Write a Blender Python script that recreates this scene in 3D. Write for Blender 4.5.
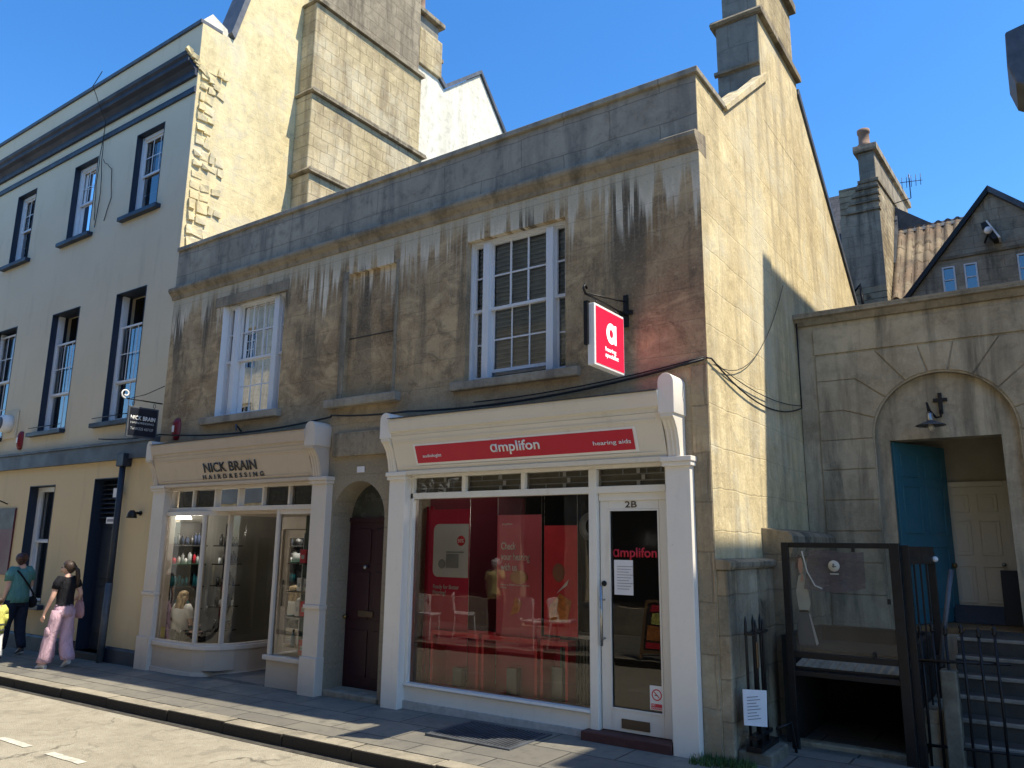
import bpy, bmesh, math, random
from mathutils import Vector, Matrix
R = math.radians
random.seed(7)
for o in list(bpy.data.objects): bpy.data.objects.remove(o)
SC = bpy.context.scene
COL = SC.collection

# ------------------------------------------------------------------ camera
cam_d = bpy.data.cameras.new('camera'); cam = bpy.data.objects.new('camera', cam_d); COL.objects.link(cam)
rt = Vector((0.8221281, 0.5691950, 0.0110654)); dn = Vector((-0.1061049, 0.1722930, -0.9793145)); fw = Vector((-0.5593274, 0.8039479, 0.2020413))
m4 = Matrix((rt, -dn, -fw)).transposed().to_4x4(); m4.translation = Vector((0, -6.5, 1.70))
cam.matrix_world = m4
cam_d.sensor_width = 36; cam_d.lens = 771.73 / 1024 * 36
cam_d.clip_start = 0.05; cam_d.clip_end = 2000
SC.camera = cam
SC.render.resolution_x = 1024; SC.render.resolution_y = 768

# ------------------------------------------------------------------ sky and sun
sun_vec = Vector((0.60, 0.13, 1.0)).normalized()
elev = math.asin(sun_vec.z); azim = math.atan2(sun_vec.x, sun_vec.y)
W = bpy.data.worlds.new('World'); SC.world = W; W.use_nodes = True
wn = W.node_tree.nodes; wl = W.node_tree.links
sky = wn.new('ShaderNodeTexSky'); sky.sky_type = 'NISHITA'; sky.sun_disc = False
sky.sun_elevation = elev; sky.sun_rotation = azim
sky.air_density = 1.0; sky.dust_density = 0.3; sky.ozone_density = 7.0
hs_ = wn.new('ShaderNodeHueSaturation'); hs_.inputs['Saturation'].default_value = 1.2
wl.new(sky.outputs[0], hs_.inputs['Color']); wl.new(hs_.outputs[0], wn['Background'].inputs[0]); wn['Background'].inputs[1].default_value = 0.124
sd = bpy.data.lights.new('sun', 'SUN'); so = bpy.data.objects.new('sun', sd); COL.objects.link(so)
sd.energy = 3.5; sd.angle = R(0.5); sd.color = (1.0, 0.90, 0.72)
so.rotation_euler = sun_vec.to_track_quat('Z', 'Y').to_euler(); so.location = (20, 10, 30)
VS = SC.view_settings
VS.view_transform = 'Standard'; VS.look = 'None'; VS.exposure = 1.15; VS.gamma = 1; VS.use_curve_mapping = False

# ------------------------------------------------------------------ materials
MATS = {}
class NT:
    def __init__(s, name):
        s.m = bpy.data.materials.new(name); s.m.use_nodes = True
        s.n = s.m.node_tree.nodes; s.l = s.m.node_tree.links
        s.b = s.n['Principled BSDF']; s.out = s.n['Material Output']
    def add(s, t, ins=None, **kw):
        nd = s.n.new(t)
        for k, v in kw.items(): setattr(nd, k, v)
        for k, v in (ins or {}).items():
            if isinstance(v, bpy.types.NodeSocket): s.l.new(v, nd.inputs[k])
            else: nd.inputs[k].default_value = v
        return nd
    def pos(s, ax='xyz', scale=(1, 1, 1), local=False):
        src = s.add('ShaderNodeTexCoord').outputs['Object'] if local else s.add('ShaderNodeNewGeometry').outputs['Position']
        sp = s.add('ShaderNodeSeparateXYZ', {0: src}); cb = s.add('ShaderNodeCombineXYZ')
        for i, a in enumerate(ax):
            if a == '0': continue
            mu = s.add('ShaderNodeMath', {0: sp.outputs['xyz'.index(a)], 1: scale[i]}, operation='MULTIPLY')
            s.l.new(mu.outputs[0], cb.inputs[i])
        return cb.outputs[0]
    def noise(s, vec, scale, detail=4, rough=.55, dist=0):
        return s.add('ShaderNodeTexNoise', {'Vector': vec, 'Scale': scale, 'Detail': detail, 'Roughness': rough, 'Distortion': dist}).outputs[0]
    def ramp(s, fac, a, b, v0=0.0, v1=1.0):
        return s.add('ShaderNodeMapRange', {0: fac, 1: a, 2: b, 3: v0, 4: v1}).outputs[0]
    def mul(s, a, b): return s.add('ShaderNodeMath', {0: a, 1: b}, operation='MULTIPLY').outputs[0]
    def addm(s, a, b): return s.add('ShaderNodeMath', {0: a, 1: b}, operation='ADD').outputs[0]
    def mix(s, f, a, b, mode='MIX'):
        nd = s.add('ShaderNodeMix', data_type='RGBA', blend_type=mode)
        for i, v in ((0, f), (6, a), (7, b)):
            if isinstance(v, bpy.types.NodeSocket): s.l.new(v, nd.inputs[i])
            else: nd.inputs[i].default_value = v if i == 0 else (*v, 1)
        return nd.outputs[2]
    def fin(s, col, rough=.85, bump=None, bs=.2, bd=.01, spec=.3):
        if isinstance(col, bpy.types.NodeSocket): s.l.new(col, s.b.inputs['Base Color'])
        else: s.b.inputs['Base Color'].default_value = (*col, 1)
        if isinstance(rough, bpy.types.NodeSocket): s.l.new(rough, s.b.inputs['Roughness'])
        else: s.b.inputs['Roughness'].default_value = rough
        s.b.inputs['Specular IOR Level'].default_value = spec
        if bump is not None:
            bp = s.add('ShaderNodeBump', {'Height': bump, 'Strength': bs, 'Distance': bd}); s.l.new(bp.outputs[0], s.b.inputs['Normal'])
        return s.m

def flat(name, col, rough=.6, metal=0, var=.12, nscale=6, bump=.05, spec=.4):
    if name in MATS: return MATS[name]
    t = NT(name); p = t.pos('xyz')
    n = t.noise(p, nscale, 5, .6); n2 = t.noise(p, nscale * 7, 3, .6)
    c = t.mix(t.ramp(n, .3, .7), tuple(x * (1 - var) for x in col), tuple(min(1, x * (1 + var)) for x in col))
    c = t.mix(t.ramp(n2, .55, .8, 0, var), c, tuple(x * .6 for x in col))
    t.b.inputs['Metallic'].default_value = metal
    t.fin(c, t.ramp(n, .3, .7, max(.03, rough - .07), min(1, rough + .07)), n2, bump, .004, spec)
    MATS[name] = t.m; return t.m

def painted(name, col, grime=(.25, .22, .17), amt=.35, rough=.5):
    """gloss paint with grime spots and runs of its own"""
    t = NT(name); p = t.pos('xyz'); ps = t.pos('xyz', (9, 9, 1.2))
    n = t.noise(ps, 1.0, 5, .65); n2 = t.noise(p, 3, 6, .65); n3 = t.noise(p, 45, 3)
    c = t.mix(t.ramp(n2, .35, .75, 0, .35), col, tuple(x * .86 for x in col))
    c = t.mix(t.mul(t.ramp(n, .56, .75, 0, amt), t.ramp(n2, .35, .6)), c, grime)
    c = t.mix(t.ramp(n3, .68, .76, 0, amt), c, grime)
    t.fin(c, t.ramp(n2, .3, .7, rough - .1, rough + .15), n3, .06, .003, .4)
    return t.m

def brickfac(t, uv, w, h, mortar=.008, bias=0):
    b = t.add('ShaderNodeTexBrick', {'Vector': uv, 'Color1': (0, 0, 0, 1), 'Color2': (1, 1, 1, 1), 'Mortar': (.5, .5, .5, 1), 'Scale': 1.0,
              'Mortar Size': mortar, 'Mortar Smooth': .4, 'Bias': bias, 'Brick Width': w, 'Row Height': h})
    b.offset = .5
    return b.outputs[0], b.outputs[1]      # tone per block, mortar factor

def ashlar(name, ax, c1, c2, c3, w=.62, h=.29, joint=.35, soot=0.0, sootcol=(.06, .055, .05), white=0.0, bump=.5, blockvar=.8, rough=.9):
    t = NT(name); uv = t.pos(ax + '0'); p = t.pos('xyz')
    wob = t.noise(p, 1.3, 2)
    uvw = t.add('ShaderNodeVectorMath', {0: uv, 1: t.add('ShaderNodeVectorMath', {0: t.add('ShaderNodeTexNoise', {'Vector': p, 'Scale': 2.5}).outputs[1], 'Scale': .06}, operation='SCALE').outputs[0]}, operation='ADD').outputs[0]
    tone, mort = brickfac(t, uvw, w, h)
    n1 = t.noise(p, .9, 6, .62, .4); n2 = t.noise(p, 5, 7, .7, .3); n3 = t.noise(p, 38, 4, .65)
    run = t.noise(t.pos('xyz', (3.4, 3.4, .45)), 1.0, 7, .66, .3)
    c = t.mix(t.ramp(n1, .36, .64), c1, c2)
    c = t.mix(t.mul(tone, blockvar * .7), c, c3)
    c = t.mix(t.ramp(n2, .5, .66, 0, .7), c, tuple(x * .60 for x in c1))
    c = t.mix(t.ramp(n2, .44, .34, 0, .5), c, tuple(min(1, x * 1.12) for x in c2))
    c = t.mix(t.ramp(n3, .5, .75, 0, .35), c, tuple(min(1, x * 1.25) for x in c2))
    c = t.mix(t.mul(mort, joint), c, tuple(x * .45 for x in c1))
    if soot: c = t.mix(t.mul(t.ramp(run, .48, .62), t.ramp(n1, .35, .6, .3, soot)), c, sootcol)
    if white: c = t.mix(t.ramp(t.addm(t.mul(n1, .6), t.mul(n2, .4)), .5, .6, 0, white), c, (.62, .56, .40))
    hgt = t.addm(t.addm(t.mul(n2, 1.1), t.mul(n3, .18)), t.mul(mort, -min(.6, joint*1.3)))
    return t.fin(c, rough, hgt, bump, .02, .2)

def facade_stone():
    t = NT('weathered_front_stone'); uv = t.pos('xz0'); p = t.pos('xyz')
    tone, mort = brickfac(t, uv, .95, .31, .004)
    z = t.add('ShaderNodeSeparateXYZ', {0: p}).outputs[2]
    n1 = t.noise(p, .75, 7, .66, .8); n2 = t.noise(p, 3.6, 9, .75, .7); n3 = t.noise(p, 40, 4, .7); n4 = t.noise(t.pos('xyz', (1.6, 1, 3.4)), 1.0, 8, .7, 1.0)
    c = t.mix(t.ramp(n1, .40, .60), (.26, .175, .095), (.50, .37, .215))
    c = t.mix(t.mul(tone, .22), c, (0.432, 0.322, 0.187))
    c = t.mix(t.ramp(n4, .50, .62, 0, .75), c, (0.600, 0.439, 0.248))
    c = t.mix(t.ramp(n2, .50, .64, 0, .7), c, (0.168, 0.123, 0.077))
    c = t.mix(t.ramp(n2, .42, .33, 0, .6), c, (0.528, 0.409, 0.242))
    s1 = t.noise(t.pos('xyz', (1.7, 1, .22)), 1.0, 7, .62)
    c = t.mix(t.mul(t.ramp(s1, .50, .56), t.ramp(t.addm(z, t.mul(n1, 1.2)), 4.0, 5.4, .12, .88)), c, (0.102, 0.088, 0.068))
    s2 = t.noise(t.pos('xyz', (7.0, 1, .22)), 1.0, 6, .62); s3 = t.noise(t.pos('xyz', (1.5, 1, .0)), 1.0, 4, .6); s4 = t.noise(t.pos('xyz', (22, 1, .35)), 1.0, 4, .6)
    front = t.addm(z, t.addm(t.mul(s3, 2.4), t.addm(t.mul(s2, 1.7), t.mul(s4, .9))))
    drip = t.mul(t.ramp(s2, .48, .505), t.ramp(front, 7.36, 7.60))
    c = t.mix(t.mul(drip, t.ramp(t.noise(p, .9, 3), .42, .52, .5, 1.0)), c, (.78, .70, .55))
    c = t.mix(t.mul(t.mul(t.ramp(s4, .55, .62), t.ramp(z, 4.3, 5.0)), .45), c, (0.600, 0.526, 0.385))
    c = t.mix(t.mul(t.ramp(t.addm(z, t.mul(s2, 1.1)), 5.62, 5.80), .85), c, (0.528, 0.468, 0.341))
    c = t.mix(t.mul(t.ramp(t.addm(z, t.mul(n2, .6)), 3.85, 3.40), .65), c, (0.408, 0.345, 0.242))
    c = t.mix(t.mul(t.ramp(t.addm(z, t.mul(n2, .6)), 3.10, 2.90), .7), c, (0.240, 0.216, 0.171))
    c = t.mix(t.ramp(n3, .52, .75, 0, .4), c, (0.540, 0.445, 0.308)); c = t.mix(t.ramp(n3, .46, .3, 0, .4), c, (0.120, 0.094, 0.066))
    c = t.mix(t.mul(mort, .18), c, (0.108, 0.082, 0.055))
    hgt = t.addm(t.addm(t.mul(n2, 1.2), t.mul(n3, .4)), t.mul(mort, -.25))
    return t.fin(c, .92, hgt, .9, .02, .15)

M = {}
M['front'] = facade_stone()
M['parapet'] = ashlar('grey_parapet_stone', 'xz', (.28, .25, .195), (.38, .34, .265), (.42, .38, .295), 1.1, .34, .5, .6, (.11, .11, .105), 0, .35)
M['cornice'] = ashlar('brown_cornice_stone', 'xz', (.25, .21, .15), (.36, .31, .23), (.30, .26, .19), 1.1, .5, .2, .7, (.09, .08, .065), 0, .5)
M['side'] = ashlar('golden_side_ashlar', 'yz', (.58, .47, .265), (.76, .65, .40), (.42, .345, .22), .95, .37, .14, .8, (.29, .235, .155), .75, .8, .5)
M['gable'] = ashlar('yellow_gable_stone', 'yz', (.62, .51, .28), (.73, .63, .37), (.60, .50, .30), .8, .33, .07, .4, (.40, .33, .20), .75, .8, .35)
M['stack'] = ashlar('patched_chimney_stone', 'yz', (.44, .36, .20), (.58, .48, .29), (.34, .27, .17), .36, .24, .45, .85, (.20, .155, .095), .45, 1.0)
M['greystack'] = ashlar('sooty_chimney_stone', 'yz', (.26, .22, .155), (.36, .31, .22), (.17, .14, .10), .5, .27, .5, .9, (.09, .075, .055), 0, .8)
M['stackf'] = ashlar('grey_chimney_face_stone', 'xz', (.20, .19, .16), (.26, .245, .205), (.23, .22, .18), .5, .36, .4, .5, (.09, .09, .08), 0, .4)
M['arch'] = ashlar('dull_courtyard_stone', 'xz', (.36, .295, .20), (.47, .395, .28), (.41, .345, .245), 1.6, .9, .05, .85, (.10, .09, .07), .25, .5, .3)
M['back'] = ashlar('old_backland_stone', 'xz', (.31, .27, .205), (.43, .375, .28), (.24, .21, .155), .42, .22, .3, .8, (.06, .055, .05), 0, .8)
M['rubble'] = ashlar('pale_rubble_stone', 'yz', (.33, .27, .17), (.50, .42, .28), (.17, .14, .10), .22, .13, 1.0, .3, (.12, .10, .07), .4, 1.4, 1.2)
M['low'] = ashlar('damp_plinth_stone', 'yz', (.19, .17, .125), (.33, .285, .20), (.38, .28, .165), .5, .33, .3, 1.0, (.055, .055, .045), .45, 1.0)
M['pier'] = ashlar('patched_corner_stone', 'xz', (.22, .19, .135), (.37, .30, .20), (.42, .31, .19), .4, .42, .3, .9, (.08, .074, .06), .4, 1.0)
def render_wall():
    t = NT('cream_masonry_paint'); p = t.pos('xyz'); z = t.add('ShaderNodeSeparateXYZ', {0: p}).outputs[2]
    n1 = t.noise(p, .7, 5, .6); n2 = t.noise(t.pos('xyz', (4, 4, .6)), 1.0, 6, .65); n3 = t.noise(p, 26, 4)
    c = t.mix(t.ramp(n1, .35, .65), (.60, .515, .365), (.64, .555, .405))
    c = t.mix(t.ramp(z, 3.0, 3.1, 1, 0), c, (.63, .49, .29))
    c = t.mix(t.ramp(n2, .56, .74, 0, .28), c, (.30, .26, .19))
    c = t.mix(t.mul(t.ramp(z, .9, .2), t.ramp(n1, .35, .6, 0, .45)), c, (.22, .19, .14))
    return t.fin(c, .8, n3, .12, .004, .25)
M['cream'] = render_wall()
M['whiterender'] = ashlar('flaking_white_render', 'yz', (.66, .63, .52), (.72, .69, .58), (.68, .65, .54), 3, 2, 0, .25, (.35, .32, .24), 0, .4, .2)
M['navyc'] = painted('dark_navy_cornice_paint', (.012, .020, .040), (.03, .035, .045), .1, .55)
M['navy'] = painted('navy_paint', (.015, .025, .046), (.09, .10, .11), .3, .5)
M['band'] = painted('slate_blue_paint', (.060, .075, .098), (.12, .12, .12), .4, .55)
M['white'] = painted('white_gloss_paint', (.78, .745, .67), (.36, .32, .25), .35, .42)
M['winwhite'] = painted('sash_white_paint', (.66, .68, .70), (.34, .32, .28), .35, .45)
M['ivory'] = painted('ivory_shopfront_paint', (.72, .665, .57), (.34, .29, .22), .28, .42)
M['ivoryp'] = painted('pale_ivory_pilaster_paint', (.80, .745, .66), (.36, .31, .24), .3, .42)
M['beige'] = painted('mushroom_shopfront_paint', (.49, .41, .33), (.26, .21, .16), .28, .42)
M['beigep'] = painted('pale_mushroom_trim_paint', (.60, .53, .455), (.28, .24, .19), .3, .42)
M['maroon'] = painted('dark_plum_door_paint', (.030, .008, .014), (.05, .03, .03), .3, .38)
M['step'] = flat('dark_red_step_paint', (.085, .032, .028), .7, 0, .25, 9, .2)
M['blue'] = painted('teal_blue_door_paint', (.04, .15, .195), (.03, .05, .06), .4, .45)
M['creamdoor'] = painted('cream_door_paint', (.62, .57, .45), (.3, .27, .2), .3, .5)
M['black'] = flat('black_ironwork', (.012, .012, .013), .45, .2, .3, 12, .2)
M['lead'] = flat('grey_lead_flashing', (.09, .10, .115), .55, .3, .35, 5, .3)
M['slate'] = ashlar('blue_grey_roof_slate', 'xy', (.045, .05, .06), (.075, .08, .09), (.06, .06, .065), .3, .18, .8, 0, (0, 0, 0), 0, .6)
M['tile'] = ashlar('lichened_clay_pantile', 'xy', (.17, .125, .095), (.25, .19, .14), (.13, .12, .10), .21, .22, .9, .8, (.10, .09, .08), .25, .6)
M['steel'] = flat('brushed_steel', (.42, .41, .39), .32, .9, .1, 20, .05)
M['brass'] = flat('aged_brass', (.25, .17, .07), .4, .8, .2, 20, .1)
M['red'] = flat('red_sign_panel', (.50, .012, .035), .45, 0, .03, 2, .0)
M['dred'] = flat('dark_red_banner', (.42, .012, .05), .5, 0, .06, 2, .0)
M['pinkred'] = flat('rose_red_banner', (.55, .10, .14), .5, 0, .05, 2, .0)
M['signw'] = flat('sign_white', (.80, .79, .77), .5, 0, .03, 5, .0)
M['greyw'] = flat('poster_grey_white', (.50, .52, .52), .5, 0, .06, 3, .0)
M['bk'] = flat('lettering_charcoal', (.022, .022, .022), .4, 0, .1, 8, 0)
M['brown'] = flat('bronze_lettering', (.10, .07, .045), .4, .3, .1, 8, 0)
M['alarm'] = flat('alarm_box_red', (.20, .010, .018), .35, 0, .15, 8, 0)
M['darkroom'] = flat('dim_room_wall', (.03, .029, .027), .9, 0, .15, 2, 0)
M['redroom'] = flat('red_back_wall', (.11, .008, .018), .8, 0, .15, 2, 0)
M['roomfloor'] = flat('dim_floor', (.07, .06, .05), .6, 0, .2, 3, 0)
M['roomlight'] = flat('pale_room_wall', (.30, .29, .26), .9, 0, .08, 2, 0)
M['sill'] = ashlar('worn_window_sill_stone', 'xz', (.26, .23, .18), (.38, .34, .27), (.33, .30, .24), .9, .4, .1, .5, (.10, .09, .08), .2, .8)
M['nose'] = flat('worn_pale_step_edge', (.22, .20, .165), .8, 0, .3, 9, .3)
M['stepst'] = flat('dark_stair_stone', (.055, .050, .042), .85, 0, .35, 5, .5)
M['concrete'] = flat('mottled_concrete', (.15, .14, .105), .85, 0, .4, 9, .5)
M['paper'] = flat('paper_white', (.70, .70, .72), .8, 0, .05, 6, 0)
M['ink'] = flat('printed_grey_text', (.25, .25, .27), .8, 0, .05, 6, 0)
M['skin'] = flat('skin', (.62, .38, .29), .55, 0, .06, 12, 0)
M['hairbrown'] = flat('dark_brown_hair', (.045, .024, .015), .5, 0, .35, 40, .4)
M['hairred'] = flat('dark_auburn_hair', (.060, .018, .018), .5, 0, .35, 40, .4)
M['hairblond'] = flat('blond_hair', (.55, .40, .22), .5, 0, .45, 34, .6)
M['hairwhite'] = flat('white_hair', (.75, .73, .70), .6, 0, .2, 40, .4)
M['blackcloth'] = flat('black_cotton', (.014, .014, .018), .9, 0, .2, 18, .2)
M['pink'] = flat('pink_cargo_cotton', (.64, .43, .52), .9, 0, .10, 14, .4)
M['pinkbag'] = flat('pink_canvas', (.50, .27, .28), .8, 0, .12, 18, .3)
M['teal'] = flat('teal_jersey', (.12, .29, .28), .9, 0, .10, 14, .3)
M['denim'] = flat('dark_blue_denim', (.020, .028, .050), .9, 0, .2, 22, .3)
M['hivis'] = flat('yellow_hi_vis_fabric', (.72, .70, .16), .7, 0, .06, 14, .2)
M['shoew'] = flat('white_trainer_leather', (.62, .60, .58), .6, 0, .1, 20, .1)
M['shoed'] = flat('dark_trainer_rubber', (.05, .05, .05), .7, 0, .1, 20, .1)
M['yshirt'] = flat('pale_yellow_shirt_cotton', (.72, .66, .28), .85, 0, .06, 14, .2)
M['plasticw'] = flat('white_plastic', (.78, .77, .74), .4, 0, .03, 10, 0)
M['wood'] = flat('varnished_wood', (.22, .13, .06), .5, 0, .25, 12, .1)
M['oppwall'] = ashlar('opposite_terrace_stone', 'xz', (.50, .43, .30), (.60, .52, .38), (.55, .47, .34), .6, .3, .35, .4, (.13, .11, .09), 0, .4)
M['oppshop'] = painted('opposite_shopfront_paint', (.05, .045, .04), (.1, .09, .08), .3, .4)
M['green'] = flat('product_green', (.03, .12, .07), .5, 0, .1)
M['tealp'] = flat('product_teal', (.02, .20, .24), .35, 0, .1)
M['redp'] = flat('product_red', (.62, .03, .05), .35, 0, .1)
M['orangep'] = flat('food_orange', (.55, .20, .05), .5, 0, .4, 20, 0)
M['terr'] = flat('terracotta_pot', (.26, .17, .12), .85, 0, .25, 9, .3)
M['rubber'] = flat('black_cable_sheath', (.015, .015, .016), .6, 0, .2, 12, 0)
M['grass'] = flat('weed_leaf', (.055, .11, .03), .8, 0, .4, 40, 0)

def cloth(name, col):
    t = NT(name); p = t.pos('xyz', local=True); n1 = t.noise(t.pos('xyz', (14, 14, 5), True), 1.0, 5, .6, 1.5); n2 = t.noise(p, 160, 2); n3 = t.noise(p, 5, 4)
    c = t.mix(t.ramp(n1, .35, .65), tuple(x*.86 for x in col), tuple(min(1, x*1.08) for x in col)); c = t.mix(t.ramp(n3, .5, .7, 0, .15), c, tuple(x*.7 for x in col))
    return t.fin(c, .92, t.addm(n1, t.mul(n2, .12)), 1.0, .035, .15)
M['pink'] = cloth('pink_cargo_cotton_folds', (.62, .42, .50)); M['teal'] = cloth('teal_jersey_folds', (.11, .27, .26)); M['denim'] = cloth('dark_denim_folds', (.022, .030, .052)); M['blackcloth'] = cloth('black_cotton_folds', (.018, .018, .022)); M['hivis'] = cloth('hi_vis_folds', (.70, .68, .18)); M['pinkbag'] = cloth('pink_canvas_folds', (.50, .28, .29))
def hairm(name, col):
    t = NT(name); n1 = t.noise(t.pos('xyz', (60, 60, 7), True), 1.0, 4, .6, .6)
    c = t.mix(t.ramp(n1, .38, .62), tuple(x*.45 for x in col), tuple(min(1, x*1.5) for x in col)); return t.fin(c, .45, n1, 1.0, .012, .5)
for k_, c_ in (('hairbrown', (.045, .026, .017)), ('hairred', (.055, .020, .018)), ('hairblond', (.50, .36, .20)), ('hairwhite', (.7, .68, .65))): M[k_] = hairm(k_ + '_strands', c_)
def road_mat():
    t = NT('worn_sunlit_asphalt'); p = t.pos('xyz')
    n1 = t.noise(p, .8, 6, .65, .3); n2 = t.noise(p, 9, 6, .7); n3 = t.noise(p, 90, 3, .7)
    v = t.add('ShaderNodeTexVoronoi', {'Vector': p, 'Scale': 110.0}).outputs[0]
    c = t.mix(t.ramp(n1, .35, .65), (.25, .225, .175), (.36, .33, .265))
    c = t.mix(t.ramp(n2, .45, .72, 0, .75), c, (.15, .135, .11))
    c = t.mix(t.ramp(n2, .36, .26, 0, .8), c, (.50, .47, .37))
    c = t.mix(t.ramp(v, .1, .45, 0, .45), c, (.44, .40, .30))
    ed = t.add('ShaderNodeTexVoronoi', {'Vector': t.add('ShaderNodeVectorMath', {0: p, 1: t.add('ShaderNodeVectorMath', {0: t.add('ShaderNodeTexNoise', {'Vector': p, 'Scale': 1.6, 'Detail': 6.0}).outputs[1], 'Scale': .9}, operation='SCALE').outputs[0]}, operation='ADD').outputs[0], 'Scale': .55}, feature='DISTANCE_TO_EDGE').outputs[0]
    c = t.mix(t.mul(t.ramp(ed, .012, .002), t.ramp(n1, .45, .6, 0, .8)), c, (.10, .09, .07))
    n5 = t.noise(p, 1.9, 8, .75, 1.2); c = t.mix(t.ramp(n5, .56, .60, 0, .45), c, (.42, .39, .31)); c = t.mix(t.ramp(n5, .44, .40, 0, .35), c, (.17, .155, .125))
    c = t.mix(t.ramp(n3, .55, .75, 0, .5), c, (.12, .105, .08))
    return t.fin(c, .9, t.addm(t.mul(n3, .6), t.mul(v, .7)), .7, .012, .25)
def paving_mat():
    t = NT('grey_paving_slabs'); p = t.pos('xyz'); uv = t.pos('xy0')
    tone, mort = brickfac(t, uv, .78, .52, .010)
    n1 = t.noise(p, 1.2, 6, .65, .3); n2 = t.noise(p, 8, 6, .7); n3 = t.noise(p, 70, 3, .7)
    c = t.mix(tone, (.16, .15, .125), (.23, .215, .175))
    c = t.mix(t.ramp(n1, .38, .62, 0, .6), c, (.11, .108, .10))
    c = t.mix(t.ramp(n2, .52, .72, 0, .55), c, (.065, .063, .058))
    c = t.mix(t.ramp(n2, .36, .26, 0, .5), c, (.26, .245, .20))
    c = t.mix(t.ramp(n3, .6, .7, 0, .5), c, (.28, .26, .22))
    c = t.mix(t.mul(mort, .85), c, (.03, .03, .028))
    return t.fin(c, t.ramp(n1, .3, .7, .6, .85), t.addm(t.mul(n2, .5), t.mul(mort, -1.2)), .5, .012, .35)
M['road'] = road_mat(); M['paving'] = paving_mat()
def kerb_face_shade(m):  # shade of the upright kerb faces, mixed into the colour as near-black
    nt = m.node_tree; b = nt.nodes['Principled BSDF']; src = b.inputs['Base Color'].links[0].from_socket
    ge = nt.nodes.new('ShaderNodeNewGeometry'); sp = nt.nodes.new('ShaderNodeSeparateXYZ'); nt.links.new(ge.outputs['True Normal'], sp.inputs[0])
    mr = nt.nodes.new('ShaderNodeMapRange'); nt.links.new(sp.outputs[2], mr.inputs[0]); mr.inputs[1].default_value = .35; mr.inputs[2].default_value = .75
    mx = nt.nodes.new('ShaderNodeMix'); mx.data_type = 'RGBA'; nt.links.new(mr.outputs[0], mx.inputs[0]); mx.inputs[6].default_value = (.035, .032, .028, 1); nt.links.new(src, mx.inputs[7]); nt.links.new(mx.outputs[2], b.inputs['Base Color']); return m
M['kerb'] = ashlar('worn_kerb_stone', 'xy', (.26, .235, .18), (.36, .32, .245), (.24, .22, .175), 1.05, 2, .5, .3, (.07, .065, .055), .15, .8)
M['gutter_shade'] = flat('kerb_shadow_dark', (.06, .055, .045), .85, 0, .5, 14, .5)  # dark strip along the kerb, painted to stand for its shadow
M['dash'] = flat('worn_road_paint', (.52, .50, .42), .8, 0, .3, 18, .3)

def glass_mat(name, tint=(1, 1, 1), ior=1.65, dark=0.0):
    t = NT(name); t.n.remove(t.b)
    fr = t.add('ShaderNodeFresnel', {'IOR': ior})
    wav = t.noise(t.pos('xyz'), 1.6, 2)
    bp = t.add('ShaderNodeBump', {'Height': wav, 'Strength': .02, 'Distance': .05})
    tr = t.add('ShaderNodeBsdfTransparent', {0: (*tint, 1)}); gl = t.add('ShaderNodeBsdfGlossy', {0: (1, 1, 1, 1), 'Roughness': .01, 'Normal': bp.outputs[0]})
    mx = t.add('ShaderNodeMixShader', {0: fr.outputs[0], 1: tr.outputs[0], 2: gl.outputs[0]})
    t.l.new(mx.outputs[0], t.out.inputs[0]); return t.m
M['glass'] = glass_mat('shop_window_glass', (.98, .985, .98), 1.60)
M['midglass'] = glass_mat('rippled_sash_glass', (.8, .84, .85), 1.8)
M['upglass'] = glass_mat('old_sash_glass', (.75, .80, .82), 2.6)
def acrylic():
    t = NT('scuffed_clear_acrylic'); t.n.remove(t.b)
    n = t.noise(t.pos('xyz'), 3, 6, .7)
    tr = t.add('ShaderNodeBsdfTransparent', {0: (.86, .88, .85, 1)}); df = t.add('ShaderNodeBsdfDiffuse', {0: (.45, .42, .36, 1)})
    gl = t.add('ShaderNodeBsdfGlossy', {'Roughness': .12})
    m1 = t.add('ShaderNodeMixShader', {0: t.ramp(n, .4, .8, .01, .10), 1: tr.outputs[0], 2: df.outputs[0]})
    m2 = t.add('ShaderNodeMixShader', {0: .06, 1: m1.outputs[0], 2: gl.outputs[0]})
    t.l.new(m2.outputs[0], t.out.inputs[0]); return t.m
M['acrylic'] = acrylic()
def mesh_fabric():
    t = NT('sheer_banner_fabric'); t.n.remove(t.b)
    n = t.noise(t.pos('xyz', (3, 3, 12)), 2, 4, .7)
    tr = t.add('ShaderNodeBsdfTransparent', {0: (.9, .9, .9, 1)}); df = t.add('ShaderNodeBsdfDiffuse', {0: (.16, .13, .155, 1)})
    m1 = t.add('ShaderNodeMixShader', {0: t.ramp(n, .3, .7, .55, .8), 1: tr.outputs[0], 2: df.outputs[0]})
    t.l.new(m1.outputs[0], t.out.inputs[0]); return t.m
M['sheer'] = mesh_fabric()
def emis(name, col, st, base=None):
    t = NT(name); t.fin(base or col, .4)
    t.b.inputs['Emission Color'].default_value = (*col, 1); t.b.inputs['Emission Strength'].default_value = st
    return t.m
M['litred'] = emis('backlit_red_acrylic', (.90, .012, .045), .30)
M['litwhite'] = emis('backlit_white_acrylic', (1, .93, .93), .55)
M['lamplit'] = emis('lit_opal_shade', (1, .95, .85), 3.0)
M['spot'] = emis('lit_spot_lamp', (1, .95, .85), 6.0)

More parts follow.
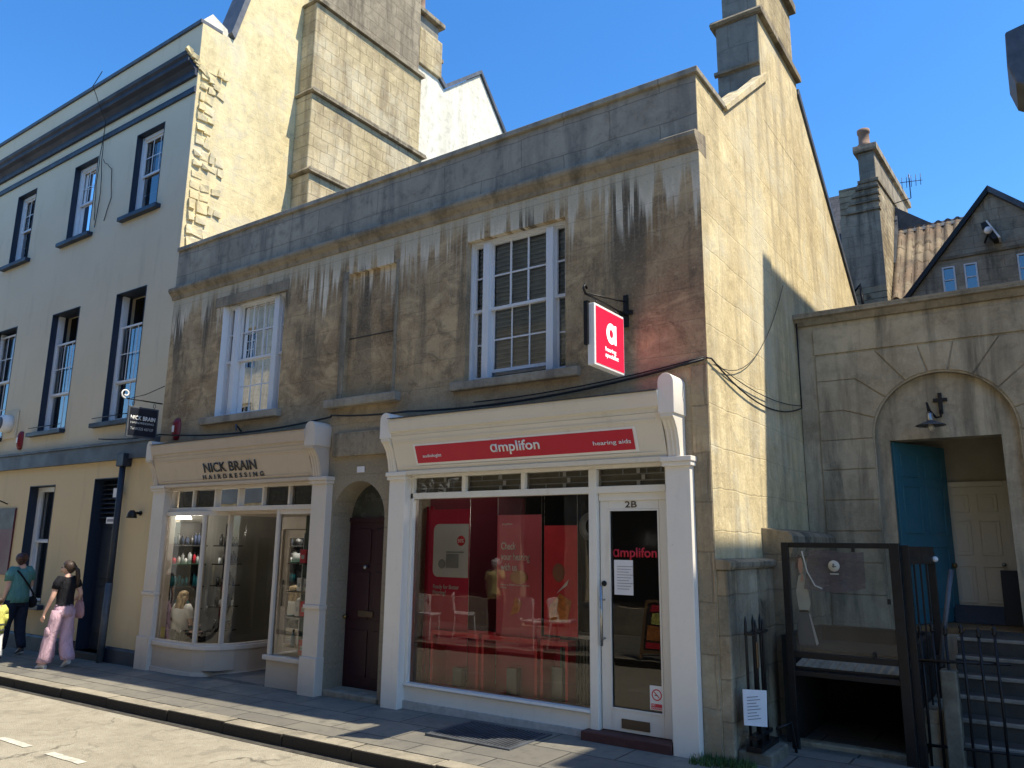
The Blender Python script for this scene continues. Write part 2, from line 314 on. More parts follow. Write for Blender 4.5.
# ------------------------------------------------------------------ mesh builder
class MB:
    def __init__(s): s.v = []; s.f = []; s.sm = []
    def add(s, vs, fs, smooth=False):
        o = len(s.v); s.v += [tuple(v) for v in vs]; s.f += [tuple(i + o for i in f) for f in fs]; s.sm += [smooth] * len(fs); return s
    def box(s, x0, x1, y0, y1, z0, z1):
        return s.add([(x0,y0,z0),(x1,y0,z0),(x1,y1,z0),(x0,y1,z0),(x0,y0,z1),(x1,y0,z1),(x1,y1,z1),(x0,y1,z1)],
                     [(0,3,2,1),(4,5,6,7),(0,1,5,4),(1,2,6,5),(2,3,7,6),(3,0,4,7)])
    def prism(s, poly, ax, d0, d1, smooth=False):
        """poly: 2D points; ax: 'x' -> (y,z), 'y' -> (x,z), 'z' -> (x,y)"""
        n = len(poly)
        def P(p, d): return {'x': (d, p[0], p[1]), 'y': (p[0], d, p[1]), 'z': (p[0], p[1], d)}[ax]
        vs = [P(p, d0) for p in poly] + [P(p, d1) for p in poly]
        fs = [tuple(range(n)), tuple(range(2 * n - 1, n - 1, -1))]
        s.add(vs, fs)
        o = len(s.v) - 2 * n
        for i in range(n):
            j = (i + 1) % n; s.f.append((o + i, o + n + i, o + n + j, o + j)); s.sm.append(smooth)
        return s
    def profile(s, prof, x0, x1, x0b=None):
        """prof of (y,z), swept along x"""
        return s.prism(prof, 'x', x0, x1)
    def tube(s, pts, r, n=8, caps=True):
        pts = [Vector(p) for p in pts]; rs = r if isinstance(r, (list, tuple)) else [r] * len(pts)
        rings = []; up = Vector((0, 0, 1)); prev = None
        for i, p in enumerate(pts):
            d = (pts[min(i + 1, len(pts) - 1)] - pts[max(i - 1, 0)]).normalized()
            if prev is None:
                a = d.cross(up if abs(d.z) < .95 else Vector((1, 0, 0))).normalized()
            else: a = (prev - d * prev.dot(d)).normalized()
            prev = a; b = d.cross(a)
            rings.append([p + (a * math.cos(2*math.pi*k/n) + b * math.sin(2*math.pi*k/n)) * rs[i] for k in range(n)])
        s.loft(rings, caps); return s
    def loft(s, rings, caps=True, closed=True, smooth=True):
        n = len(rings[0]); o = len(s.v)
        for rg in rings: s.v += [tuple(v) for v in rg]
        for i in range(len(rings) - 1):
            for k in range(n if closed else n - 1):
                l = (k + 1) % n
                s.f.append((o + i*n + k, o + i*n + l, o + (i+1)*n + l, o + (i+1)*n + k)); s.sm.append(smooth)
        if caps and closed:
            s.f.append(tuple(o + k for k in range(n - 1, -1, -1))); s.sm.append(False)
            s.f.append(tuple(o + (len(rings)-1)*n + k for k in range(n))); s.sm.append(False)
        return s
    def lathe(s, prof, c, n=20, ax='z'):
        """prof of (r,h)"""
        c = Vector(c); rings = []
        for r_, h in prof:
            rg = []
            for k in range(n):
                a = 2*math.pi*k/n; u, v = math.cos(a)*r_, math.sin(a)*r_
                rg.append(c + (Vector((u, v, h)) if ax == 'z' else Vector((u, h, v)) if ax == 'y' else Vector((h, u, v))))
            rings.append(rg)
        return s.loft(rings)
    def ball(s, c, r, sc=(1, 1, 1), n=14, jit=0):
        prof = []
        for i in range(9):
            a = math.pi * i / 8; prof.append((max(1e-4, math.sin(a)), -math.cos(a)))
        c = Vector(c); rings = []
        for r_, h in prof:
            rings.append([c + Vector((math.cos(2*math.pi*k/n)*r_*r*sc[0]*(1+random.uniform(-jit, jit)), math.sin(2*math.pi*k/n)*r_*r*sc[1]*(1+random.uniform(-jit, jit)), h*r*sc[2])) for k in range(n)])
        return s.loft(rings)
    def build(s, name, m, parent=None, bevel=0, seg=2, smooth=None):
        me = bpy.data.meshes.new(name); off = Vector((0, 0, 0))
        p = parent
        while p is not None: off += Vector(p.location); p = p.parent
        me.from_pydata([tuple(Vector(v) - off) for v in s.v], [], s.f)
        for i, pl in enumerate(me.polygons): pl.use_smooth = s.sm[i] if smooth is None else smooth
        me.materials.append(m)
        bm = bmesh.new(); bm.from_mesh(me); bmesh.ops.recalc_face_normals(bm, faces=bm.faces); bm.to_mesh(me); bm.free()
        o = bpy.data.objects.new(name, me); COL.objects.link(o); o.parent = parent
        if bevel:
            bv = o.modifiers.new('edge', 'BEVEL'); bv.width = bevel; bv.segments = seg; bv.limit_method = 'ANGLE'; bv.angle_limit = R(40)
        return o
def box(name, m, parent, b, bevel=0): return MB().box(*b).build(name, m, parent, bevel)

def tag(o, label, cat, group=None):
    o['label'] = label; o['category'] = cat
    if group: o['group'] = group
    return o
def thing(name, label, cat, loc=(0, 0, 0), group=None):
    o = bpy.data.objects.new(name, None); COL.objects.link(o); o.location = loc; o.empty_display_size = .2
    return tag(o, label, cat, group)
def struct(o): o['kind'] = 'structure'; return o

def text(name, body, x, z, width, height, m, parent, y=None, face='front', xp=None, ext=.002, bold=0, spacing=1.0, align='LEFT', shear=0):
    """lettering fitted to width/height (metres); face front = towards -Y at Y=y, side = towards +X at X=xp (x is then Y), back = towards +Y"""
    cu = bpy.data.curves.new(name, 'FONT'); cu.body = body; cu.size = 1; cu.extrude = 0; cu.offset = bold; cu.space_character = spacing; cu.resolution_u = 3; cu.shear = shear
    to = bpy.data.objects.new(name + '_tmp', cu); COL.objects.link(to); bpy.context.view_layer.update()
    me = bpy.data.meshes.new_from_object(to.evaluated_get(bpy.context.evaluated_depsgraph_get()))
    bpy.data.objects.remove(to)
    xs = [v.co.x for v in me.vertices]; ys = [v.co.y for v in me.vertices]
    x0, x1, y0, y1 = min(xs), max(xs), min(ys), max(ys)
    sx = width / (x1 - x0); sy = height / (y1 - y0)
    off = Vector((0, 0, 0)); p = parent
    while p is not None: off += Vector(p.location); p = p.parent
    for v in me.vertices:
        u = (v.co.x - x0) * sx; w = (v.co.y - y0) * sy
        if face == 'front': q = Vector((x + u, y, z + w))
        elif face == 'back': q = Vector((x - u, y, z + w))
        elif face == 'slant': q = Vector((x + u, y(z + w), z + w))
        else: q = Vector((xp, x + u, z + w))
        v.co = q - off
    if ext:
        bm = bmesh.new(); bm.from_mesh(me)
        d = {'front': (0, -1, 0), 'slant': (0, -1, 0), 'back': (0, 1, 0), 'side': (1, 0, 0)}[face]
        r_ = bmesh.ops.extrude_face_region(bm, geom=bm.faces[:]); bmesh.ops.translate(bm, vec=Vector(d) * ext, verts=[g for g in r_['geom'] if isinstance(g, bmesh.types.BMVert)])
        bmesh.ops.recalc_face_normals(bm, faces=bm.faces); bm.to_mesh(me); bm.free()
    me.materials.clear(); me.materials.append(m)
    o = bpy.data.objects.new(name, me); COL.objects.link(o); o.parent = parent
    return o

def wall_grid(mb, x0, x1, z0, z1, y0, y1, holes):
    """front wall in XZ with rectangular holes (xa,xb,za,zb)"""
    xs = sorted({x0, x1, *[h[0] for h in holes], *[h[1] for h in holes]}); zs = sorted({z0, z1, *[h[2] for h in holes], *[h[3] for h in holes]})
    xs = [x for x in xs if x0 <= x <= x1]; zs = [z for z in zs if z0 <= z <= z1]
    def solid(i, j):
        if i < 0 or j < 0 or i >= len(xs) - 1 or j >= len(zs) - 1: return False
        cx, cz = (xs[i] + xs[i+1]) / 2, (zs[j] + zs[j+1]) / 2
        return not any(h[0] < cx < h[1] and h[2] < cz < h[3] for h in holes)
    for i in range(len(xs) - 1):
        for j in range(len(zs) - 1):
            if not solid(i, j): continue
            a, b, c, d = xs[i], xs[i+1], zs[j], zs[j+1]
            mb.add([(a,y0,c),(b,y0,c),(b,y0,d),(a,y0,d)], [(0,1,2,3)]); mb.add([(a,y1,c),(b,y1,c),(b,y1,d),(a,y1,d)], [(3,2,1,0)])
            if not solid(i-1, j): mb.add([(a,y0,c),(a,y1,c),(a,y1,d),(a,y0,d)], [(0,3,2,1)])
            if not solid(i+1, j): mb.add([(b,y0,c),(b,y1,c),(b,y1,d),(b,y0,d)], [(0,1,2,3)])
            if not solid(i, j-1): mb.add([(a,y0,c),(b,y0,c),(b,y1,c),(a,y1,c)], [(3,2,1,0)])
            if not solid(i, j+1): mb.add([(a,y0,d),(b,y0,d),(b,y1,d),(a,y1,d)], [(0,1,2,3)])
    return mb

def g(x): return .012 * (x + 4) if x < -4 else 0.0   # the street falls gently to the left

# ================================================================== GROUND
def sheet(name, m, y0, y1, dz, x0=-60, x1=60, thick=None):
    mb = MB(); xs = [x0, -30, -20, -16, -12, -8, -4, 0, 10, x1]; xs = sorted({x for x in xs if x0 <= x <= x1})
    for a, b in zip(xs, xs[1:]):
        za, zb = g(a) + dz, g(b) + dz
        mb.add([(a,y0,za),(b,y0,zb),(b,y1,zb),(a,y1,za)], [(0,1,2,3)])
        if thick:
            mb.add([(a,y0,za-thick),(b,y0,zb-thick),(b,y0,zb),(a,y0,za)], [(0,1,2,3)]); mb.add([(a,y1,za-thick),(b,y1,zb-thick),(b,y1,zb),(a,y1,za)], [(3,2,1,0)])
    return struct(mb.build(name, m))
MB().add([(-600,-600,-.9),(600,-600,-.9),(600,600,-.9),(-600,600,-.9)], [(0,1,2,3)])
gp = MB(); gp.add([(-600,-600,-1.2),(600,-600,-1.2),(600,600,-1.2),(-600,600,-1.2)], [(0,1,2,3)]); struct(gp.build('ground', M['road']))
sheet('road', M['road'], -4.62, -1.46, -.115)
sheet('pavement', M['paving'], -1.30, .75, 0, thick=.3)
sheet('pavement', M['paving'], -7.6, -4.78, 0, thick=.3)
sheet('courtyard_floor', M['paving'], .75, 3.1, -.02, -2.6, 8)
def kerb(y0, y1):
    mb = MB(); x = -40.0
    while x < 20:
        L = random.uniform(.8, 1.25); j = random.uniform(-.006, .006); hz = random.uniform(-.006, .004)
        za, zb = g(x) + hz, g(x + L) + hz
        a, b = x + .006, x + L - .004
        mb.add([(a,y0+j,za-.35),(b,y0+j,zb-.35),(b,y1,zb-.35),(a,y1,za-.35),(a,y0+j,za),(b,y0+j,zb),(b,y1,zb),(a,y1,za)],
               [(0,3,2,1),(4,5,6,7),(0,1,5,4),(1,2,6,5),(2,3,7,6),(3,0,4,7)])
        x += L
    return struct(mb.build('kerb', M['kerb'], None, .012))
kerb_face_shade(M['kerb']); kerb(-1.48, -1.302); kerb(-4.778, -4.60)
sheet('gutter_shade', M['gutter_shade'], -1.56, -1.478, -.111)
mb = MB()
for x0_ in [-8.46 - 1.42 * k for k in range(1, 12)][::-1] + [-8.46, -7.50, -6.1, -4.7, -3.2, -1.8, -.4, 1.0]:
    L = .58; pts = []
    for k in range(7):
        xx = x0_ + L * k / 6; pts.append((xx, -2.79 - random.uniform(-.006, .006)))
    for (a, ya), (b, yb) in zip(pts, pts[1:]):
        mb.add([(a,ya-.045,g(a)-.110),(b,yb-.045,g(b)-.110),(b,yb+.035,g(b)-.110),(a,ya+.035,g(a)-.110)], [(0,1,2,3)])
struct(mb.build('road_marking', M['dash']))

# ================================================================== WINDOWS
def bars(mb, x0, x1, z0, z1, y, t, d, cols, rows, glz=.022):
    mb.box(x0, x0+t, y, y+d, z0, z1); mb.box(x1-t, x1, y, y+d, z0, z1)
    mb.box(x0+t, x1-t, y, y+d, z0, z0+t*1.2); mb.box(x0+t, x1-t, y, y+d, z1-t, z1)
    ix0, ix1, iz0, iz1 = x0+t, x1-t, z0+t*1.2, z1-t
    for k in range(1, cols):
        x = ix0 + (ix1-ix0)*k/cols; mb.box(x-glz/2, x+glz/2, y+.006, y+d-.008, iz0, iz1)
    for k in range(1, rows):
        z = iz0 + (iz1-iz0)*k/rows; mb.box(ix0, ix1, y+.009, y+d-.011, z-glz/2, z+glz/2)
def glass(parent, x0, x1, z0, z1, y, m='upglass'):
    return MB().add([(x0,y,z0),(x1,y,z0),(x1,y,z1),(x0,y,z1)], [(0,1,2,3)]).build('pane', M[m], parent)
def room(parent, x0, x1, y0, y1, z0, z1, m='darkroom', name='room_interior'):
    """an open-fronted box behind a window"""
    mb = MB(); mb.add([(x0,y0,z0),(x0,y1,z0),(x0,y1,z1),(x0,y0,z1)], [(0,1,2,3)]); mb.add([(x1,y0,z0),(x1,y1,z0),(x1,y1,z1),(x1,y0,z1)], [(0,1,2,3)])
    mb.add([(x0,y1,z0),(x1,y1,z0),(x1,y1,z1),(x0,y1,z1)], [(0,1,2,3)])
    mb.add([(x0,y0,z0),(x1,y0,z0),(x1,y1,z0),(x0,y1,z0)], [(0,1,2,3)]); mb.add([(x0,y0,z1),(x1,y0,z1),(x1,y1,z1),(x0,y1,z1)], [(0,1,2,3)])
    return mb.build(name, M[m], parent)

# ================================================================== CREAM BUILDING
LB = thing('terraced_building', 'tall cream painted terrace with dark blue cornice and sash windows, left of the shops', 'building', (-11, 0, 0))
up = [(-12.71, -11.84), (-14.89, -14.03), (-17.27, -16.44), (-19.5, -18.65)]
lo = [(-12.77, -11.84), (-15.0, -13.99), (-17.4, -16.42), (-19.6, -18.6)]
holes = [(a, b, 7.2, 8.74) for a, b in up] + [(a, b, 3.58, 5.79) for a, b in lo] + [(-14.97, -14.05, .62, 2.6), (-12.76, -11.9, .0, 2.65), (-19.6, -18.0, .62, 2.6)]
mb = MB(); wall_grid(mb, -26, -11.003, -.4, 10.30, 0, .34, holes); mb.build('front_wall', M['cream'], LB)
mb = MB().profile([(0, -.4), (-.045, -.4), (-.045, .10), (-.03, .13), (0, .13)], -26, -12.78); mb.profile([(0, -.4), (-.045, -.4), (-.045, .10), (-.03, .13), (0, .13)], -11.88, -11.0); mb.build('plinth', M['navy'], LB)
MB().profile([(-.002, 2.92), (-.07, 2.92), (-.07, 3.16), (-.10, 3.17), (-.10, 3.21), (-.002, 3.23)], -26, -10.99).build('string_band', M['band'], LB)
MB().profile([(-.002, 9.00), (-.035, 9.00), (-.045, 9.06), (-.035, 9.10), (-.002, 9.11)], -26, -11.0).build('string_band', M['navy'], LB)
MB().profile([(-.002, 9.30), (-.05, 9.30), (-.06, 9.36), (-.06, 9.40), (-.12, 9.46), (-.19, 9.49), (-.20, 9.51), (-.20, 9.56), (-.235, 9.59), (-.25, 9.63), (-.25, 9.645), (-.002, 9.67)], -26, -11.0).build('cornice', M['navyc'], LB)
MB().box(-26, -11.0, -.035, .38, 10.302, 10.37).build('parapet_coping', M['lead'], LB)
# gable seen above the shop roof
gab = [(.004, -.4), (.004, 10.299), (.60, 10.33), (.86, 11.35), (1.5, 12.9), (2.0, 14.4), (5.3, 14.4), (5.3, -.4)]
MB().prism(gab, 'x', -11.4, -11.0).build('gable_wall', M['gable'], LB)
MB().prism([(.60,10.335),(.86,11.355),(1.5,12.905),(2.0,14.405),(1.9,14.5),(1.42,12.98),(.78,11.42),(.52,10.42)], 'x', -11.45, -10.95).build('gable_coping', M['lead'], LB)
MB().prism([(.0,10.37),(.55,10.37),(.5,10.5),(.2,10.62)], 'x', -11.32, -11.06).build('roof_flashing', M['whiterender'], LB)
mb = MB(); mb.prism([(.6,10.2),(1.6,11.3),(6.5,11.5),(6.5,11.3),(1.7,11.1),(.75,10.0)], 'x', -26, -11.42); mb.build('roof', M['slate'], LB)
# toothed broken stones where a neighbour once joined
mb = MB(); rs = random.Random(5)
def chunk(y, z, w, h, d, tl):
    vs = []
    for dz in (0, 1):
        for (px_, py_) in ((-.04, 0), (-.04, 1), (1, 1), (1, 0)):
            yy = (py_-.5)*w*rs.uniform(.7, 1.15); zz = (dz-.5)*h*rs.uniform(.65, 1.15); xx = px_*d*(rs.uniform(.35, 1.0) if px_ > 0 else 1)
            vs.append((-11.0+xx, y + yy*math.cos(tl) - zz*math.sin(tl), z + yy*math.sin(tl) + zz*math.cos(tl)))
    mb.add(vs, [(0,1,2,3),(7,6,5,4),(0,4,5,1),(1,5,6,2),(2,6,7,3),(3,7,4,0)])
z = 6.28
while z < 9.5:
    big = rs.random() < .55; rh = rs.uniform(.14, .24)
    y = .05
    while y < (.52 if big else .24):
        w = rs.uniform(.09, .22); chunk(y+w/2, z+rh/2, w*.95, rh*rs.uniform(.6, .95), rs.uniform(.015, .075), rs.uniform(-.15, .15)); y += w
    z += rh*1.03
for k in range(12):
    u = k/11; chunk(-.20+.55*u, 9.66-.42*u, .12, .10, rs.uniform(.03, .08), rs.uniform(-.5, .2))
mb.build('toothing_stones', M['gable'], LB, .006)
# chimney breast
def breast(z0, z1, y0, y1, x1, m, nm='chimney_breast'):
    MB().box(-11.01, x1, y0, y1, z0, z1).build(nm, M[m], LB, .02)
breast(4, 8.30, 2.06, 5.16, -10.52, 'stack'); breast(8.38, 9.92, 2.03, 5.12, -10.56, 'stack'); breast(10.0, 11.88, 2.05, 5.08, -10.62, 'stack')
breast(11.96, 14.6, 2.22, 5.02, -10.66, 'greystack')
for z, y0, y1, x1 in ((8.30, 1.97, 5.2, -10.44), (9.92, 1.97, 5.2, -10.48), (11.88, 2.0, 5.14, -10.55)):
    MB().profile([(y0, z+.02), (y0+.04, z), (y1-.04, z), (y1, z+.02), (y1-.04, z+.085), (y0+.04, z+.085)], -11.005, x1).build('string_course', M['greystack'], LB)
mb = MB(); mb.prism([(5.3,-.4),(5.3,12.95),(5.55,12.9),(6.30,12.38),(7.7,13.55),(10.6,10.4),(10.6,-.4)], 'x', -11.4, -11.0); mb.build('rendered_gable', M['whiterender'], LB)
MB().prism([(5.5,12.93),(6.30,12.40),(7.7,13.57),(10.62,10.42),(10.7,10.5),(7.7,13.68),(6.30,12.52),(5.55,13.05)], 'x', -11.45, -10.94).build('gable_coping', M['lead'], LB)
MB().box(-11.7, -10.93, 5.32, 6.12, 12.55, 13.5).build('chimney_stack', M['stack'], LB, .02)
MB().box(-11.75, -10.94, 5.28, 6.18, 13.0, 13.09).build('string_course', M['greystack'], LB)
MB().box(-11.7, -11.02, 5.34, 6.06, 13.5, 13.9).build('chimney_stack', M['stackf'], LB, .02)
MB().box(-11.78, -10.90, 5.22, 6.18, 13.9, 14.02).build('chimney_cap', M['greystack'], LB, .02)
MB().lathe([(.12,14.02),(.13,14.1),(.10,14.15),(.095,14.6),(.12,14.62),(.12,14.68),(.08,14.68)], (-11.2, 5.6, 0)).build('chimney_pot', M['terr'], LB)

def reveal(parent, a, b, z0, z1, depth=.28):
    mb = MB(); t = .012
    mb.box(a+.001, a+t, -.006, depth, z0, z1); mb.box(a+t, b-t, -.006, depth, z1-t, z1-.001); mb.box(b-t, b-.001, -.006, depth, z0, z1)
    return mb.build('painted_reveal', M['navy'], parent)
def sill(parent, a, b, z, th=.09, pr=.10, m='navy'):
    return MB().profile([(.25, z-.001), (-pr, z-.016), (-pr, z-th), (-.002, z-th), (-.002, z-th+.02), (.25, z-th+.02)], a, b).build('window_sill', M[m], parent, .006)
for i, (a, b) in enumerate(up):
    w = MB(); t = .06
    w.box(a+.013, a+.013+t, .10, .20, 7.2, 8.72); w.box(b-.013-t, b-.013, .10, .20, 7.2, 8.72); w.box(a+t, b-t, .10, .20, 8.66, 8.72)
    wi = w.build('window', M['winwhite'], LB)
    s = MB(); bars(s, a+.07, b-.07, 7.95, 8.66, .13, .03, .022, 3, 2, .015); s.build('sash', M['winwhite'], wi)
    lz = .0 if i else .0
    s = MB(); bars(s, a+.07, b-.07, 7.22+lz, 7.99+lz, .16, .03, .022, 3, 2, .015); s.build('sash', M['winwhite'], wi)
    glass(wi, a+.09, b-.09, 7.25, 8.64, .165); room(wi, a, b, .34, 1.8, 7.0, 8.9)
    reveal(LB, a, b, 7.2, 8.74); sill(LB, a-.18, b+.14, 7.2)
for i, (a, b) in enumerate(lo):
    w = MB(); t = .05; zt = 5.22 if i < 2 else 5.70
    w.box(a+.013, a+.013+t, .10, .20, 3.58, 5.77); w.box(b-.013-t, b-.013, .10, .20, 3.58, 5.77)
    wi = w.build('window', M['winwhite'], LB)
    s = MB(); bars(s, a+.06, b-.06, zt-.98, zt, .11, .03, .022, 3, 2, .015); s.build('sash', M['winwhite'], wi)
    s = MB(); bars(s, a+.06, b-.06, 3.60, zt-.95, .15, .04, .035, 2 if i < 2 else 3, 1 if i < 2 else 2); s.build('sash', M['winwhite'], wi)
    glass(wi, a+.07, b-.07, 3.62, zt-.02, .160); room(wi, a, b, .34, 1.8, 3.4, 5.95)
    MB().box(a+.1, a+.25, .45, .50, 3.6, 5.5).build('curtain', M['greyw'], wi)
    reveal(LB, a, b, 3.58, 5.79); sill(LB, a-.22, b+.02, 3.58)
    MB().tube([(a-.15, -.09, 3.64), (b+.0, -.09, 3.64)], .008, 6).build('sill_rail', M['black'], LB)
# ground-floor window
a, b = -14.97, -14.05
w = MB(); w.box(a+.013, a+.10, .14, .24, .64, 2.58); w.box(b-.05, b-.013, .14, .24, .64, 2.58); w.box(a+.10, b-.05, .14, .24, 2.53, 2.58)
wi = w.build('window', M['winwhite'], LB)
s = MB(); bars(s, a+.10, b-.05, 1.62, 2.53, .15, .03, .035, 1, 1); bars(s, a+.10, b-.05, .64, 1.68, .19, .035, .035, 1, 1); s.build('sash', M['winwhite'], wi)
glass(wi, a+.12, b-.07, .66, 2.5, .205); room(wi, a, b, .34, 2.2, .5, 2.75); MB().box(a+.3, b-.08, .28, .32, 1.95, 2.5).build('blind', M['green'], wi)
reveal(LB, a, b, .62, 2.6, .22); sill(LB, a-.15, b+.12, .62)
w = MB(); bars(w, -19.58, -18.02, .64, 2.58, .15, .06, .05, 2, 2); wi = w.build('window', M['winwhite'], LB); glass(wi, -19.55, -18.05, .68, 2.55, .17); room(wi, -19.6, -18, .34, 1.5, .5, 2.75)
# doorway: black louvred overpanel and door
a, b = -12.76, -11.9
reveal(LB, a, b, -.1, 2.65, .30)
d = box('door', M['navy'], LB, (a+.013, b-.013, .20, .25, -.1, 1.98), .004)
mb = MB()
for (u0, u1, w0, w1) in ((.08,.38,.25,.95),(.47,.77,.25,.95),(.08,.38,1.08,1.85),(.47,.77,1.08,1.85)): mb.box(a+u0, a+u1, .185, .201, w0, w1)
mb.build('door_panel', M['navy'], d, .006)
mb = MB()
for k in range(8): mb.prism([(.12, 2.03+k*.075), (.125, 2.02+k*.075), (.21, 2.07+k*.075), (.205, 2.085+k*.075)], 'x', a+.02, b-.02)
mb.box(a+.013, b-.013, .24, .26, 1.98, 2.65); mb.build('louvre_panel', M['navy'], LB)
box('door_step', M['stepst'], LB, (a, b, -.06, .34, -.3, .0), .01)
pl = box('door_plate', M['paper'], LB, (-12.25, -12.0, -.012, -.003, 1.93, 2.03)); box('door_plate', M['paper'], LB, (-12.02, -11.84, -.075, -.066, 2.33, 2.47))
box('printed_lines', M['ink'], pl, (-12.22, -12.03, -.014, -.0125, 1.96, 2.0))

# downpipe, lamp, fan, poster, cables, alarm boxes on the cream wall
dp = thing('drainpipe', 'dark downpipe with grey lower length beside the black doorway of the cream building', 'drainpipe', (-11.82, -.08, 0))
MB().tube([(-11.80,-.09,2.95),(-11.80,-.09,1.0)], .045, 10).build('pipe', M['navy'], dp)
MB().tube([(-11.80,-.09,1.05),(-11.82,-.10,-.1)], .052, 10).build('pipe', M['lead'], dp)
MB().box(-11.90,-11.70,-.15,-.005,2.80,3.0).build('hopper', M['navy'], dp, .01)
wl_ = thing('wall_lamp', 'small black wall lamp beside the hairdresser shopfront on cream wall', 'lamp', (-11.3, 0, 2.05))
MB().lathe([(.035,-.02),(.035,-.0)], (-11.3,-.001,2.08), 14, 'y').build('back_plate', M['black'], wl_)
MB().tube([(-11.3,-.01,2.08),(-11.3,-.09,2.08),(-11.3,-.13,2.06)], .022, 8).build('arm', M['black'], wl_)
MB().lathe([(.03,.06),(.06,.02),(.075,-.05),(.07,-.055)], (-11.3,-.14,2.06), 16).build('shade', M['black'], wl_)
fan = thing('extractor_fan', 'round grey extractor fan mounted on the cream wall by the sill', 'fan', (-16.1, 0, 3.8))
MB().box(-16.33,-15.80,-.03,-.002,3.52,4.05).build('mounting_board', M['cream'], fan, .01)
MB().lathe([(.0001,-.20),(.13,-.20),(.165,-.17),(.17,-.03),(.0001,-.03)], (-16.08,0,3.80), 22, 'y').build('housing', M['plasticw'], fan)
MB().lathe([(.0001,-.215),(.11,-.213),(.12,-.202)], (-16.08,0,3.80), 22, 'y').build('grille', M['lead'], fan)
def alarm(x, z, label, s=1.0, loc_x=None):
    t = thing('alarm_box', label, 'alarm', (x, 0, z), 'red alarm boxes on the walls')
    mb = MB(); pr = [(0,-.17),(.055,-.12),(.08,-.02),(.075,.08),(.04,.15),(0,.17)]
    rings = []
    for k in range(9):
        u = -1 + k / 4; wv = math.sqrt(max(0, 1 - abs(u)**3.2))
        rings.append([(x + u*.085*s, -.003 - (1-abs(u)**3)*.075*s*max(.2, 1-(abs(zz)/.2)**3), z + zz*s*(.55+.45*wv)) for zz in (-.17,-.12,-.05,.05,.12,.17)] + [(x + u*.085*s, -.002, z + .17*s*(.55+.45*wv)), (x + u*.085*s, -.002, z - .17*s*(.55+.45*wv))])
    mb.loft(rings); mb.build('cover', M['alarm'], t)
    MB().box(x-.025, x+.03, -.083*s, -.079*s, z-.05, z+.05).build('emblem', M['signw'], t, .004)
    return t
alarm(-15.58, 3.46, 'red alarm box next to the round extractor fan on cream wall')
alarm(-10.56, 3.30, 'red alarm box on brown stone beside the black hairdresser sign', .95)
pb = thing('notice_board', 'dark red poster board on cream wall behind the woman in teal', 'board', (-15.8, 0, 1.6))
box('panel', flat('plum_poster', (.10, .018, .03), .5, 0, .25, 2, 0), pb, (-16.9, -15.36, -.03, -.003, 1.05, 2.22)); 
MB().box(-16.9, -15.36, -.034, -.0305, 1.85, 2.22).build('header', flat('charcoal_header', (.05, .045, .05), .5), pb)
MB().tube([(-15.75,-.01,2.30),(-15.75,-.16,2.36),(-15.75,-.20,2.33)], .012, 6).build('picture_light', M['black'], pb)
cb = thing('cable_run', 'thin loose cables hanging down the cream wall from the cornice', 'cable', (-13.9, 0, 8))
def wob(pts, amp=.02, sub=5, seed=0):
    r_ = random.Random(seed); out = []
    for (a, b) in zip(pts, pts[1:]):
        for k in range(sub):
            t = k / sub; out.append(tuple(a[i] + (b[i]-a[i])*t + (r_.uniform(-amp, amp) if i != 1 else 0) for i in range(3)))
    out.append(pts[-1]); return out
for sd_, pts in enumerate(([(-13.35,-.45,10.0),(-13.7,-.42,9.85),(-13.75,-.1,9.3),(-13.8,-.05,8.6),(-13.75,-.02,7.9),(-13.82,-.02,7.25)], [(-13.72,-.1,9.3),(-13.9,-.04,8.7),(-13.95,-.02,8.1),(-13.86,-.02,7.4)], [(-13.75,-.05,8.55),(-13.45,-.02,8.3),(-13.35,-.02,7.7),(-13.5,-.02,7.3)])):
    MB().tube(wob(pts, .012, 4, sd_), .007, 5).build('cable', M['rubber'], cb)

# ================================================================== SHOP BUILDING
SB = thing('stone_building', 'two storey soot stained stone building with plain parapet above the two shopfronts', 'building', (-6.7, 0, 0))
WL = (-9.68, -8.30, 3.40, 5.07); WR = (-5.16, -3.87, 3.42, 5.05)
BL = (-7.07, -6.25, 3.41, 5.04); DR = (-7.13, -6.27, -.2, 2.42)
holes = [WL, WR, BL, DR, (-10.84, -7.41, -.2, 2.86), (-5.90, -2.78, -.2, 2.86)]
mb = MB(); wall_grid(mb, -11, -2.403, -.4, 5.45, 0, .36, holes); 
# arch spandrels of the plum doorway
cx, rr, zc = -6.70, .43, 1.97
arc = [(cx + rr*math.cos(a), zc + rr*math.sin(a)) for a in [math.pi*k/20 for k in range(21)]]
mb.prism([(cx+rr, 2.42)] + [(-6.2701 if k == 0 else p[0], p[1]) for k, p in enumerate(arc[:11])][::1] + [(cx, 2.42)], 'y', 0.0, .36)
mb.prism([(cx, 2.42)] + arc[10:] + [(cx-rr, 2.42)], 'y', 0.0, .36)
mb.build('front_wall', M['front'], SB)
box('blind_window_panel', M['front'], SB, (BL[0]+.001, BL[1]-.001, .055, .30, BL[2]+.001, BL[3]-.001))
MB().box(BL[0]+.01, BL[1]-.01, .05, .06, 4.185, 4.20).build('joint_line', M['stepst'], SB)
mb = MB()
for a, b in ((BL[0]-.10, BL[0]-.004), (BL[1]+.004, BL[1]+.05)): mb.box(a, b, -.014, .05, BL[2], BL[3]+.03)
mb.build('window_surround', M['cornice'], SB, .006)
MB().box(-7.31, -6.10, -.10, .085, 3.305, 3.41).build('window_sill', M['sill'], SB, .012)
MB().box(-9.93, -8.22, -.09, .20, 3.30, 3.40).build('window_sill', M['sill'], SB, .012)
MB().box(-5.32, -3.70, -.07, .20, 3.325, 3.42).build('window_sill', M['sill'], SB, .012)
